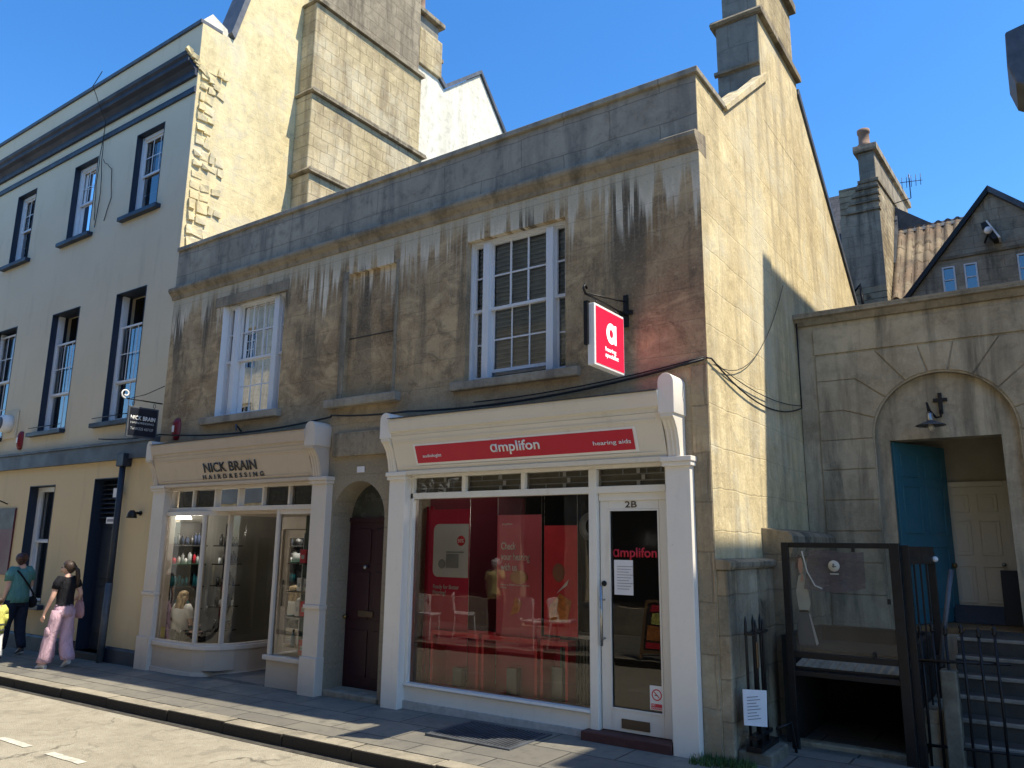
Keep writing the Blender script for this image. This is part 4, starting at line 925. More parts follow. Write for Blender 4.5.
shelf_unit('dark shelf unit packed with hair products behind the seated blond woman', .10, .72, [['bk','hairbrown'],['bk','tealp'],['tealp','tealp','bk'],['redp','signw','redp','greyw'],['bk','denim']], 5)
shelf_unit('narrow open wire shelves on the pale salon wall', .95, 1.35, [['bk'],['bk','greyw'],['bk'],['greyw','bk','denim'],['bk']], 9, False)
words = ['lowest', 'second', 'middle', 'fourth', 'top']
for b, i, lb in bottles_all:
    first = 'packed' in lb
    b['label'] = 'small product bottle on the %s shelf of the %s' % (words[i], 'dark packed unit' if first else 'narrow open shelves')
    b['group'] = 'bottles on %s shelf of the %s' % (words[i], 'packed unit' if first else 'open shelves')
gsh = box('green_runner', M['green'], None, (-10.814, -10.61, .11, .71, 1.341, 1.347)); tag(gsh, 'green liner lying on a product shelf in the salon', 'shelf liner')
pl = thing('pendant_lamp', 'lit white dome lamp at the top of the curved salon window', 'lamp', (-10.6, .25, 2.2))
MB().lathe([(.0001,2.12),(.05,2.115),(.12,2.07),(.15,2.0),(.148,1.995),(.0001,2.0)], (-10.60,.22,0), 20).build('shade', M['lamplit'], pl); MB().tube([(-10.60,.22,2.12),(-10.60,.22,2.6)], .008, 6).build('cord', M['bk'], pl)
# goods in the small right hand window
gw = thing('glass_shelves', 'slim display rack in the small right hand salon window', 'shelves', (-7.8, .3, 0))
for z in (.42, .78, 1.08, 1.42): box('shelf', M['upglass'], gw, (-8.08, -7.44, .16, .40, z-.012, z))
for x in (-8.06, -7.46): box('upright', M['steel'], gw, (x, x+.012, .38, .392, .32, 1.8))
box('back_board', flat('olive_board', (.05, .065, .045), .8), gw, (-8.08, -7.44, .42, .43, .33, 2.03))
goods = [(-7.82,1.425,.11,.17,'redp','red product box, highest in the small salon window','box'),(-7.68,1.425,.09,.16,'redp','narrower red product box, highest shelf of small salon window','box'),
         (-7.86,1.085,.08,.16,'signw','white product carton, left of a pair in small salon window','box'),(-7.74,1.085,.07,.15,'greyw','grey white carton, right of the pair in small salon window','box'),
         (-7.87,.785,.08,.18,'signw','tall white carton beside the orange red one','box'),(-7.76,.785,.11,.18,'redp','orange red carton beside the tall white one','box'),(-7.74,.33,.12,.18,'redp','red box standing on the bottom of small salon window','box')]
for x, z, w, h, m, lb, ct in goods:
    t = thing('product_box', lb, ct, (x, .22, z)); box('carton', M[m], t, (x-w/2, x+w/2, .18, .26, z, z+h), .002); box('printed_label', M['greyw' if m != 'greyw' else 'ink'], t, (x-w*.25, x+w*.25, .1785, .1798, z+h*.3, z+h*.6))
t = thing('spray_bottle', 'pale blue spray bottle on lower shelf of small salon window', 'bottle', (-7.95, .22, .42)); MB().lathe([(.03,.421),(.03,.53),(.012,.57),(.012,.59)], (-7.95,.22,0), 10).build('body', flat('pale_blue_liquid', (.16, .28, .38), .2), t); MB().lathe([(.015,.59),(.015,.62),(.0001,.62)], (-7.95,.22,0), 10).build('cap', M['bk'], t)
tag(MB().box(-10.46, -10.36, -.012+.0, -.008+.0, .36, .50).build('window_sticker', flat('yellow_sticker', (.45, .40, .10), .5)), 'small yellow sticker low in left corner of curved salon window', 'sticker')

# ================================================================== HANGING SIGNS AND CABLES
S1 = thing('hanging_sign', 'lit red projecting sign with white letter a on black bracket', 'sign', (-3.15, 0, 3.5))
MB().box(-3.215,-3.145,-.72,-.14,3.235,3.80).build('light_box', M['signw'], S1, .006)
MB().box(-3.146,-3.140,-.695,-.165,3.26,3.775).build('sign_face', M['litred'], S1)
MB().box(-3.24,-3.20,-.745,-.70,3.42,3.82).build('side_strip', M['black'], S1)
mb = MB(); mb.loft([[(-3.138, -.415+rr_*math.cos(a), 3.575+rr_*1.05*math.sin(a)) for a in [2*math.pi*k/28 for k in range(28)]] for rr_ in (.038, .092)], False, True, False); mb.add([(-3.1375,-.352,3.483),(-3.1375,-.318,3.483),(-3.1375,-.318,3.665),(-3.1375,-.352,3.665)], [(0,1,2,3)]); mb.build('letter_a', M['litwhite'], S1)
text('lettering', 'hearing\nspecialist', -.53, 3.33, .25, .105, M['litwhite'], S1, face='side', xp=-3.139, bold=.012)
mb = MB().tube([(-3.18,-.03,3.86),(-3.18,-.82,3.86),(-3.18,-.85,3.90),(-3.18,-.82,3.94),(-3.18,-.79,3.91)], .012, 6).tube([(-3.18,-.03,3.99),(-3.18,-.74,3.875)], .007, 6).box(-3.205,-3.155,-.03,-.0125,3.74,4.06).box(-3.25,-3.11,-.035,-.013,3.86,3.90)
for y in (-.62,-.24): mb.tube([(-3.18,y,3.86),(-3.18,y,3.79)], .006, 6)
mb.build('bracket', M['black'], S1)
S2 = thing('hanging_sign', 'black square hairdresser sign hanging from a scrolled bracket over the cream wall', 'sign', (-11, 0, 3.4))
MB().box(-11.015,-10.985,-.54,-.07,3.165,3.62).build('board', M['lead'], S2, .004)
MB().box(-10.984,-10.980,-.515,-.095,3.19,3.595).build('sign_face', flat('ink_blue_black', (.012, .014, .022), .4, 0, .1), S2)
text('lettering', 'NICK BRAIN', -.50, 3.42, .38, .065, M['signw'], S2, face='side', xp=-10.979, bold=.02)
text('lettering', 'HAIRDRESSING', -.495, 3.365, .36, .030, M['greyw'], S2, face='side', xp=-10.979)
text('lettering', 'Tel 01225 427137', -.49, 3.275, .355, .038, M['greyw'], S2, face='side', xp=-10.979)
scr = [(-11, -.60 + .07*math.cos(a)*(1-k/26), 3.79 + .07*math.sin(a)*(1-k/26)) for k, a in enumerate([-math.pi/2 - k*.42 for k in range(18)])]
MB().tube([(-11,-.02,3.72),(-11,-.58,3.72)], .011, 6).tube([(-11,-.01,4.0),(-11,-.30,3.82),(-11,-.50,3.74)], .006, 5).build('bracket_arm', M['black'], S2)
MB().tube(scr, .011, 6).build('scroll', M['signw'], S2)
mb = MB()
for y in (-.47,-.14): mb.tube([(-11,y+.018*math.cos(a),3.665+.035*math.sin(a)) for a in [2*math.pi*k/10 for k in range(11)]], .004, 5)
mb.build('hook', M['black'], S2)
CB = thing('overhead_cable', 'black cable sagging along the shop cornices and looping round the building corner', 'cable', (-6, -.1, 3.2))
def sag(a, b, s, n=12): return [tuple(a[i] + (b[i]-a[i])*t - (s*4*t*(1-t) if i == 2 else 0) for i in range(3)) for t in [k/n for k in range(n+1)]]
mb = MB(); mb.tube(sag((-12.6,-.10,3.28),(-10.9,-.06,3.24),.03)+sag((-10.9,-.06,3.24),(-7.2,-.05,3.20),.09)+sag((-7.2,-.05,3.22),(-5.95,-.05,3.16),.02)+sag((-5.95,-.05,3.16),(-2.42,-.025,3.33),.10), .012, 6)
mb.tube(sag((-5.0,-.03,3.18),(-2.42,-.02,3.35),.05), .007, 5); mb.build('cable', M['rubber'], CB)
mb = MB(); mb.tube([(-2.40,-.02,3.34),(-2.375,.02,3.34)]+sag((-2.375,.05,3.34),(-2.37,3.02,3.33),.20), .008, 6)
mb.tube(sag((-2.375,.05,3.33),(-2.37,3.0,3.36),.10), .005, 5); mb.tube(sag((-2.375,.1,3.30),(-2.37,2.55,4.75),.40), .004, 5); mb.tube([(-2.37,3.04,3.33),(-2.37,3.05,4.4)], .009, 5); pass
mb.build('cable', M['rubber'], CB)
pg = thing('bird_perch_bracket', 'small rusty iron bracket under the sill of the left sash window', 'bracket', (-9.0, 0, 3.2)); MB().tube([(-9.02,-.01,3.16),(-9.02,-.10,3.24),(-8.98,-.12,3.16)], .014, 6).build('iron_hook', M['lead'], pg)

# ================================================================== COURTYARD SIDE
# low projecting plinths on the gable side
mb = MB(); mb.box(-2.405, -2.30, .0, 1.28, -.3, 1.50); mb.box(-2.405, -2.20, 1.28, 3.1, -.3, 1.56); mb.build('side_plinth', M['low'], SB, .015)
mb = MB(); mb.prism([(-2.40,1.50),(-2.28,1.50),(-2.265,1.525),(-2.265,1.56),(-2.29,1.575),(-2.40,1.59)], 'y', -.012, 1.30); mb.build('plinth_moulding', M['low'], SB, .004)
mb = MB(); mb.prism([(-2.40,1.56),(-2.20,1.56),(-2.13,1.60),(-2.10,1.68),(-2.10,1.80),(-2.14,1.84),(-2.40,1.88)], 'y', 1.30, 3.1); mb.build('plinth_moulding', M['low'], SB, .006)
kb = tag(MB().box(-2.30,-2.02,.04,.50,-.2,.09).build('stone_block', M['concrete'], None, .015), 'low mossy stone block under the folded railing gate', 'stone block')
RG = thing('folded_railing', 'narrow folded black railing with a paper notice tied on', 'railing', (-2.2, .2, .1))
mb = MB()
for k in range(5): 
    y = .06 + k*.095; x = -2.19 + (k % 2)*.05
    mb.tube([(x,y,.10),(x,y,1.08 - .03*(k % 2)),(x,y,1.13-.03*(k%2))], [.012,.012,.002], 6)
mb.box(-2.20,-2.13,.04,.46,.98,1.0).box(-2.20,-2.13,.04,.46,.18,.21).box(-2.22,-2.10,.03,.50,.09,.13); mb.build('bars', M['black'], RG)
MB().tube([(-2.10,.46,.20),(-2.02,.60,.24),(-1.99,.62,-.02)], .013, 6).build('foot_stay', M['black'], RG)
PN = tag(MB().add([(-2.205,-.03,.30),(-2.095,.20,.26),(-2.09,.21,.54),(-2.205,-.03,.57),(-2.211,-.027,.30),(-2.101,.203,.26),(-2.096,.213,.54),(-2.211,-.027,.57)], [(0,1,2,3),(7,6,5,4),(0,4,5,1),(1,5,6,2),(2,6,7,3),(3,7,4,0)]).build('paper_notice', M['paper']), 'white printed paper notice tied low on the folded black railing', 'notice')
mb = MB()
for k in range(8):
    z = .335+k*.024; w_ = .8 - .12*(k % 3); mb.add([(-2.19,.001,z),(-2.19+.08*w_,.001+.167*w_,z-.004),(-2.19+.08*w_,.001+.167*w_,z+.003),(-2.19,.001,z+.007)], [(0,1,2,3)])
for i in range(len(mb.v)): x, y, z = mb.v[i]; mb.v[i] = (x+.004, y-.003, z)
mb.build('printed_lines', M['ink'], PN)
tag(MB().box(-2.135,-2.13,.14,.19,.72,.92).build('warning_tag', M['wood']), 'faded orange strip label on the folded black railing', 'label')
wd = MB(); r_ = random.Random(2)
for k in range(420):
    x = r_.uniform(-2.60, -2.12); y = r_.uniform(-.26, .02) if x < -2.3 else r_.uniform(-.2, .0); h = r_.uniform(.02, .075); a = r_.uniform(0, 6.28)
    dx, dy = math.cos(a)*.008, math.sin(a)*.008; lx, ly = r_.uniform(-.03,.03), r_.uniform(-.03,.03)
    wd.add([(x-dx,y-dy,0),(x+dx,y+dy,0),(x+lx,y+ly,h)], [(0,1,2)])
w_ = wd.build('weeds', M['grass']); tag(w_, 'green weeds growing at the foot of the corner pier', 'weeds'); w_['kind'] = 'stuff'

# ---- arched courtyard wall
AW = thing('arched_wall', 'rusticated stone wall with round arch over an open doorway', 'wall', (-.9, 3.1, 0))
cx, cz, rr = -.90, 2.93, .70
mb = MB(); wall_grid(mb, -2.39, 1.45, -.3, 4.40, 3.12, 3.45, [(cx-rr, cx+rr, .80, cz+rr)])
arc = [(cx + rr*math.cos(a), cz + rr*math.sin(a)) for a in [math.pi*k/32 for k in range(33)]]
mb.prism([(cx+rr, cz+rr)] + arc[:17], 'y', 3.12, 3.45); mb.prism([(cx, cz+rr)] + arc[16:] + [(cx-rr, cz+rr)], 'y', 3.12, 3.45)
mb.build('wall', M['arch'], AW)
mb = MB(); wall_grid(mb, cx-rr-.01, cx+rr+.01, .80, cz+rr, 3.20, 3.42, [(-1.46, -.37, .80, 2.90)]); mb.build('tympanum', M['arch'], AW)
MB().prism([(3.45,4.36),(3.08,4.36),(3.05,4.40),(3.03,4.43),(2.99,4.44),(2.99,4.50),(3.45,4.56)], 'x', -2.395, 1.45).build('wall_coping', M['cornice'], AW, .004)
# raised rusticated blocks with real joints
J = .012
def blk(poly, name='block'):
    c = (sum(p[0] for p in poly)/len(poly), sum(p[1] for p in poly)/len(poly))
    out = []
    for p in poly:
        v = Vector((c[0]-p[0], c[1]-p[1])); L = v.length; out.append((p[0]+v.x/L*J*.9, p[1]+v.y/L*J*.9))
    bmb.prism(out, 'y', 3.104, 3.125)
bmb = MB()
def ringp(a): return (cx + (rr+.012)*math.cos(a), cz + (rr+.012)*math.sin(a))
def arcp(a0, a1, n=5): return [ringp(a0 + (a1-a0)*k/n) for k in range(n+1)]
A_ = [0, 19, 40, 62, 82, 98, 118, 140, 161, 180]
A_ = [R(a) for a in A_]
outp = {1: [(.13, 3.28), (.42, 3.28)], 2: [(-.05, 3.65), (.39, 3.65)], 3: [(-.28, 3.965)], 4: [(-.72, 3.965)], 5: [(-1.08, 3.965)], 6: [(-1.53, 3.965)], 7: [(-1.77, 3.65), (-2.19, 3.65)], 8: [(-1.92, 3.28), (-2.22, 3.28)]}
blk(arcp(A_[0], A_[1]) + [(.13, 3.28), (.42, 3.28), (.42, 2.93)])
blk(arcp(A_[1], A_[2]) + [(-.05, 3.65), (.42, 3.65), (.42, 3.28), (.13, 3.28)])
blk(arcp(A_[2], A_[3]) + [(-.28, 3.965), (.42, 3.965), (.42, 3.65), (-.05, 3.65)])
blk(arcp(A_[3], A_[4]) + [(-.72, 3.965), (-.28, 3.965)])
blk(arcp(A_[4], A_[5]) + [(-1.08, 3.965), (-.72, 3.965)])
blk(arcp(A_[5], A_[6]) + [(-1.53, 3.965), (-1.08, 3.965)])
blk(arcp(A_[6], A_[7]) + [(-1.77, 3.65), (-2.20, 3.65), (-2.20, 3.965), (-1.53, 3.965)])
blk(arcp(A_[7], A_[8]) + [(-1.92, 3.28), (-2.20, 3.28), (-2.20, 3.65), (-1.77, 3.65)])
blk(arcp(A_[8], A_[9]) + [(-2.20, 2.93), (-2.20, 3.28), (-1.92, 3.28)])
z = 2.93
while z > .1:
    for a, b in ((-2.20, cx-rr-.012), (cx+rr+.012, .42)): bmb.box(a+J*.5, b-J*.2, 3.104, 3.125, z-.35+J*.6, z-J*.2)
    z -= .352
bmb.box(-2.20, .42, 3.098, 3.125, 3.98, 4.30); bmb.box(.45, 1.4, 3.098, 3.125, .1, 4.30)
bmb.build('rusticated_blocks', M['arch'], AW, .006)
MB().box(-2.15,-1.2,3.07,3.10,.70,.76).build('ledge', M['nose'], AW, .004)
# lobby behind
LO = thing('entrance_lobby', 'dim entrance lobby behind the arched doorway', 'room', (-.9, 4, .86))
mb = MB(); mb.box(-2.0,-1.9,3.45,4.6,.8,3.1).box(.1,.2,3.45,4.6,.8,3.1).box(-2.0,.2,4.35,4.45,.8,3.1).box(-2.0,.2,3.45,4.5,3.1,3.2); mb.build('room_walls', flat('dull_lobby_plaster', (.42, .38, .30), .9, 0, .15, 3, .1), LO)
box('landing', M['wood'], LO, (-1.95, .15, 3.30, 4.34, .70, .862))
cd = thing('panelled_door', 'cream six panel door at the back of the entrance lobby', 'door', (-.78, 4.2, .9))
box('door_leaf', M['creamdoor'], cd, (-1.10, -.46, 4.24, 4.29, .96, 2.42), .003)
mb = MB()
for (u0,u1,w0,w1) in ((.07,.28,1.08,1.50),(.36,.57,1.08,1.50),(.07,.28,1.62,2.02),(.36,.57,1.62,2.02),(.07,.28,2.12,2.33),(.36,.57,2.12,2.33)):
    X0 = -1.10; mb.box(X0+u0, X0+u0+.012, 4.228, 4.241, w0, w1); mb.box(X0+u1-.012, X0+u1, 4.228, 4.241, w0, w1); mb.box(X0+u0+.012, X0+u1-.012, 4.228, 4.241, w0, w0+.012); mb.box(X0+u0+.012, X0+u1-.012, 4.228, 4.241, w1-.012, w1); mb.box(X0+u0+.04, X0+u1-.04, 4.234, 4.241, w0+.04, w1-.04)
mb.build('door_panel', M['creamdoor'], cd, .003)
MB().lathe([(.0001,-.05),(.022,-.045),(.024,-.03),(.01,-.015),(.01,0)], (-.53, 4.24, 1.52), 14, 'y').build('door_knob', M['steel'], cd)
mb = MB().box(-1.16,-1.10,4.22,4.30,.9,2.48).box(-.46,-.40,4.22,4.30,.9,2.48).box(-1.10,-.46,4.22,4.30,2.42,2.48); mb.build('door_frame', M['creamdoor'], cd, .003)
bl = thing('panelled_door', 'tall teal blue door standing open at the left of the arched doorway', 'door', (-1.44, 3.25, .86))
def rot2(o, a): o.rotation_euler = (0, 0, a)
mb = MB().box(-1.44,-.42,3.24,3.285,.87,2.89); bdr = mb.build('door_leaf', M['blue'], bl, .003)
mb = MB()
for (u0,u1,w0,w1) in ((.10,.44,1.02,1.72),(.56,.90,1.02,1.72),(.10,.44,1.86,2.40),(.56,.90,1.86,2.40),(.10,.44,2.50,2.76),(.56,.90,2.50,2.76)):
    X0 = -1.44; mb.box(X0+u0, X0+u0+.015, 3.228, 3.241, w0, w1); mb.box(X0+u1-.015, X0+u1, 3.228, 3.241, w0, w1); mb.box(X0+u0+.015, X0+u1-.015, 3.228, 3.241, w0, w0+.015); mb.box(X0+u0+.015, X0+u1-.015, 3.228, 3.241, w1-.015, w1)
mb.build('door_panel', M['blue'], bl, .003); MB().tube([(-.50,3.22,1.5),(-.50,3.19,1.5)], .03, 10).build('door_knob', M['brass'], bl)
rot2(bl, R(66))
bag = thing('shade_panels', 'added black panels standing for the dark shade at the foot of the cream lobby door', 'panels', (-.7, 4.0, .87))  # black slabs added in place of the shadow by the door
MB().prism([(3.98,.865),(4.01,.865),(4.10,1.06),(4.07,1.06)], 'x', -1.06, -.50).build('long_shade_panel', M['black'], bag, .004); MB().prism([(3.95,.865),(3.975,.865),(4.12,1.46),(4.09,1.46)], 'x', -.57, -.40).build('tall_shade_panel', M['black'], bag, .004)
# wall lamp over the doorway
L_ = thing('wall_lamp', 'old black wall lamp with disc shade under the stone arch', 'lamp', (-.95, 3.2, 3.1))
MB().box(-.93,-.89,3.17,3.20,3.16,3.40).box(-.98,-.84,3.175,3.20,3.30,3.34).build('back_plate', M['black'], L_, .003)
MB().tube([(-.91,3.18,3.20),(-.91,3.10,3.12),(-.95,3.02,3.10),(-1.0,2.97,3.18),(-1.02,2.95,3.26),(-1.01,2.94,3.16)], .012, 7).build('swan_neck_arm', M['black'], L_)
MB().lathe([(.028,3.15),(.035,3.06),(.05,3.05),(.145,3.015),(.15,3.005),(.14,3.003),(.05,3.02),(.03,3.02)], (-1.0,2.94,0), 24).build('disc_shade', M['lead'], L_); MB().lathe([(.032,3.14),(.036,3.07),(.036,3.06)], (-1.0,2.94,0), 14).build('lamp_neck', M['steel'], L_)
MB().ball((-1.0,2.94,2.985), .036, (1,1,1.25)).build('bulb', flat('clear_lamp_globe', (.45, .42, .36), .1, 0, .05, 5, 0, .8), L_)

# ---- steps up to the doorway
ST = thing('stone_steps', 'worn dark stone steps rising to the arched doorway', 'steps', (0, 2, 0))
ys = [1.12, 1.40, 1.68, 1.92, 2.12, 2.36]; zs = [.15, .29, .435, .575, .715, .858]
for k, (y, z) in enumerate(zip(ys, zs)):
    y1 = ys[k+1] if k < 5 else 3.30
    mb = MB(); mb.box(-.90, 1.4, y, 3.12 if k < 5 else 3.30, -.1 if k == 0 else zs[k-1], z) if False else mb.box(-.90, 1.4, y, y1, -.1, z); mb.build('step', M['stepst'], ST, .01)
    MB().box(-.90, 1.4, y-.012, y+.035, z-.028, z+.003).build('nosing', M['nose'], ST, .006)
MB().box(-1.06,-.905,.98,3.1,-.1,.40).build('side_wall', M['low'], ST, .01)
PI = tag(MB().box(-.90,-.78,.92,1.06,-.1,.73).build('concrete_post', M['concrete'], None, .012), 'short mottled pale post among the black railings by the steps', 'post')

# ---- screen of metal frame and clear sheet
FR = thing('entrance_screen', 'black metal framed clear screen standing in front of the sunken area', 'screen', (-1.58, .8, 0))
mb = MB(); y0_, y1_ = .74, .79
mb.box(-2.06,-2.00,y0_,y1_,-.05,1.735).box(-1.17,-1.09,y0_-.01,y1_+.01,-.05,1.735).box(-2.0,-1.17,y0_,y1_,1.69,1.735).box(-2.0,-1.17,y0_,y1_,.75,.80).box(-2.0,-1.17,y0_,y1_,.60,.645)
mb.build('frame', M['black'], FR, .004)
MB().add([(-2.0,.765,.80),(-1.17,.765,.80),(-1.17,.765,1.69),(-2.0,.765,1.69)], [(0,1,2,3)]).build('clear_sheet', M['acrylic'], FR)
for x, z in ((-1.45,1.67),(-1.20,1.25),(-1.35,.815)): MB().box(x-.012,x+.012,.725,.745,z-.012,z+.03).build('clip', M['black'], FR)
# corrugated ledge and sunken void
CL = thing('corrugated_canopy', 'pale corrugated canopy sheet over the dark sunken opening', 'canopy', (-1.6, 1.1, .7))
mb = MB(); rings = []
n = 90
for yy, zz in ((.83,.66),(1.35,.72)):
    rings.append([(-2.04+.90*k/n, yy, zz+.012*math.sin(k*.9)) for k in range(n+1)])
mb.loft(rings, False, False, True); rings2 = [[(x,y,z-.006) for x,y,z in r_] for r_ in rings]; mb.loft(rings2, False, False, True); mb.build('corrugated_sheet', flat('dirty_ribbed_plastic', (.30, .28, .22), .6, 0, .25, 9, .3), CL)
MB().box(-2.05,-1.12,.80,.83,.60,.67).build('front_rail', M['black'], CL, .004)
VO = thing('sunken_area', 'dark sunken void below the corrugated canopy', 'basement', (-1.6, 1.5, 0))
mb = MB().box(-2.15,-1.08,2.2,2.3,-.3,.9).box(-2.19,-2.10,1.05,2.2,-.3,.9).box(-1.12,-1.065,1.1,2.2,-.3,.9); mb.box(-2.15,-1.08,1.36,2.25,.70,.76); mb.build('retaining_wall', flat('void_shade_black', (.018, .017, .015), .9, 0, .3, 5, .3), VO)  # near-black walls carry the void's darkness in their colour
mb = MB().box(-2.1,-1.1,.98,1.10,-.1,.02); mb.build('stone_edge', M['low'], VO, .01)
# banner and cut-out figure panel fixed behind the sheet
BN = thing('banner', 'sheer grey banner with a white round emblem hung inside the clear screen', 'banner', (-1.65, .9, 1.5))
mb = MB(); rings = []
for i in range(13):
    u = i/12; x = -1.92 + .52*u; zt = 1.66 + .01*math.sin(u*6); zb = 1.33 - .035*math.sin(u*math.pi) + .02*u; off = .0 if u > .15 else (.15-u)*1.2
    rings.append([(x + off*.3*(1-v), .90 + .012*math.sin(u*14+v*3), zt + (zb-zt)*v) for v in (0,.25,.5,.75,1)])
mb.loft(rings, False, False, True); mb.build('fabric', M['sheer'], BN)
MB().lathe([(.0001,0),(.048,0),(.048,.003),(.0001,.003)], (-1.645,.868,1.535), 22, 'y').build('emblem', M['signw'], BN); MB().box(-1.655,-1.64,.864,.867,1.52,1.555).box(-1.66,-1.625,.864,.867,1.525,1.535).build('emblem_mark', M['ink'], BN); text('lettering', 'WELCOME', -1.68, 1.462, .07, .012, M['signw'], BN, y=.868) if False else MB().box(-1.68,-1.61,.866,.868,1.462,1.470).build('caption_line', M['signw'], BN)
mb = MB().tube([(-1.915,.885,1.66),(-1.88,.885,1.48),(-1.82,.885,1.36),(-1.76,.885,1.335)], .006, 5); mb.build('hem', M['signw'], BN)
CU = thing('printed_cutout', 'flat printed cut-out picture of a woman in grey dress leaning inside the clear screen', 'cut-out', (-1.96, .95, .8))
def cut(poly, m, nm, d=0): MB().prism(poly, 'y', .93-d, .933-d).build(nm, m, CU)
cut([(-2.00,1.30),(-1.97,1.44),(-1.93,1.46),(-1.90,1.36),(-1.88,1.20),(-1.90,1.12),(-1.98,1.12)], flat('printed_bodice', (.42, .40, .34), .7), 'bodice')
cut([(-1.98,1.14),(-1.90,1.14),(-1.86,.98),(-1.845,.86),(-1.88,.84),(-2.0,.84),(-2.01,1.0)], flat('printed_skirt', (.07, .08, .095), .7), 'skirt')
cut([(-1.90,1.12),(-1.885,1.10),(-1.83,.86),(-1.85,.84)], flat('printed_skirt_light', (.45, .44, .42), .7), 'skirt_fold', .004)
cut([(-1.955,1.46),(-1.975,1.53),(-1.965,1.60),(-1.935,1.60),(-1.925,1.53),(-1.935,1.46)], flat('printed_face', (.55, .30, .22), .7), 'face', .004)
cut([(-1.99,1.50),(-1.985,1.60),(-1.955,1.63),(-1.93,1.61),(-1.96,1.59),(-1.97,1.50)], M['hairred'], 'hair', .008)
cut([(-1.955,1.38),(-1.945,1.45),(-1.93,1.45),(-1.925,1.40)], flat('printed_face', (.36, .19, .14), .7), 'neckline', .006)

# ---- open gate leaf and railings
GT = thing('metal_gate', 'black flat bar gate leaf standing open beside the clear screen', 'gate', (-1.1, 1.2, 0))
mb = MB(); mb.box(-1.09,-1.03,.80,.86,-.05,1.72).box(-1.00,-.94,1.62,1.68,-.05,1.66)
mb.prism([(-1.09,.86),(-1.03,.86),(-.94,1.62),(-1.0,1.62)], 'z', 1.56, 1.71); mb.prism([(-1.07,.86),(-1.04,.86),(-.95,1.62),(-.98,1.62)], 'z', .72, .77); mb.prism([(-1.07,.86),(-1.04,.86),(-.95,1.62),(-.98,1.62)], 'z', .08, .12)
for k in range(3):
    t_ = (k+1)/4; x = -1.055+.09*t_; y = .86+.76*t_; mb.box(x-.008,x+.008,y-.008,y+.008,.1,1.58)
mb.build('leaf', M['black'], GT, .003)
MB().lathe([(.0001,-.03),(.022,-.028),(.026,0)], (-.93,1.60,1.60), 14, 'y').build('reflector', M['signw'], GT)
MB().tube([(-.78,1.30,1.52),(-.86,1.28,1.10),(-.93,1.25,.72)], .022, 6).build('brace', M['lead'], GT)
RL = thing('railing', 'black spear topped railings in front of the stone steps', 'railing', (-.75, .95, 0))
mb = MB(); mb.tube([(-1.08,.92,.79),(-.40,.98,.81)], .013, 7)
mb.build('top_rail', M['black'], RL)
mb = MB(); mb.tube([(-1.08,.92,.14),(-.10,.98,.16)], .012, 7); mb.build('bottom_rail', M['black'], RL)
for k, x in enumerate((-1.02,-.93,-.835,-.72,-.60,-.49,-.38)):
    if k == 6: continue
    mb = MB(); zt = 1.0 + .02*(k % 2); mb.tube([(x,.95,-.05),(x+.005,.95,.5),(x,.95,zt)], .011, 7)
    mb.lathe([(.011,zt),(.020,zt+.012),(.012,zt+.03),(.020,zt+.05),(.0001,zt+.085)], (x,.95,0), 8); mb.build('bar', M['black'], RL)

# ================================================================== RIGHT HAND BUILDING (mostly out of the frame)
RB = thing('tall_terrace', 'dark stone cornice end of the tall neighbouring terrace, top right', 'building', (1.5, 3.19, 0))
MB().box(1.5, 9, 3.06, 12, -.3, 11.4).build('rear_block', M['arch'], RB)
MB().box(1.46, 9, 2.73, 3.06, 4.6, 11.4).build('front_wall', M['arch'], RB)
MB().box(3.0, 14, .45, 3.06, -.3, 10.75).build('front_block', M['arch'], RB)
mb = MB(); mb.prism([(.12,7.36),(.10,6.95),(.16,6.72),(.30,6.62),(.34,6.50),(.60,6.40),(1.459,6.3),(1.459,7.60),(.4,7.42)], 'y', 2.9, 3.6); mb.build('cornice_end', M['lead'], RB, .02)

# ================================================================== HOUSES BEHIND
B1 = thing('rear_house', 'old rubble stone house with stepped chimney gable and slate roof behind the arched wall', 'house', (-2.4, 9, 0))
MB().box(-2.90,-2.15,9.0,14.0,0,6.6).build('gable_wall', M['rubble'], B1)
mb = MB().prism([(-2.88,6.6),(-2.15,6.6),(-2.15,8.72),(-2.52,8.72),(-2.52,8.60),(-2.60,8.56),(-2.60,8.46),(-2.66,8.42),(-2.66,8.32),(-2.74,8.26),(-2.74,8.14),(-2.88,8.05)], 'y', 9.0, 9.05); mb.build('chimney_front', M['back'], B1)
MB().prism([(9.05,6.6),(9.05,8.72),(11.0,9.0),(13.9,9.4),(13.9,6.6)], 'x', -2.87, -2.152).build('gable_wall', M['rubble'], B1)
mb = MB()
for k, (a, zz) in enumerate(((-2.55,8.62),(-2.63,8.48),(-2.69,8.34),(-2.77,8.16))): mb.box(a,-2.13,8.96,9.1,zz-.03,zz+.02)
mb.prism([(8.97,8.72),(8.97,8.79),(14.0,9.50),(14.0,9.42)], 'x', -2.5, -2.12); mb.build('weathering_steps', M['greystack'], B1, .006)
MB().box(-2.46,-2.17,9.02,9.06,8.79,9.38).build('stack_face', M['stackf'], B1); MB().prism([(9.06,8.79),(9.06,9.38),(13.6,9.95),(13.6,9.3)], 'x', -2.455, -2.165).build('chimney_stack', M['back'], B1)
MB().prism([(8.95,9.38),(8.93,9.42),(8.95,9.52),(13.8,10.1),(13.8,9.96)], 'x', -2.53, -2.10).build('chimney_cap', M['back'], B1)
MB().lathe([(.12,9.5),(.13,9.6),(.105,9.62),(.10,9.83),(.12,9.85),(.12,9.92),(.07,9.92)], (-2.34, 9.15, 0), 16).build('chimney_pot', M['terr'], B1); MB().lathe([(.10,9.9),(.10,10.05),(.08,10.05)], (-2.28, 11.8, 0), 12).build('chimney_pot', M['terr'], B1)
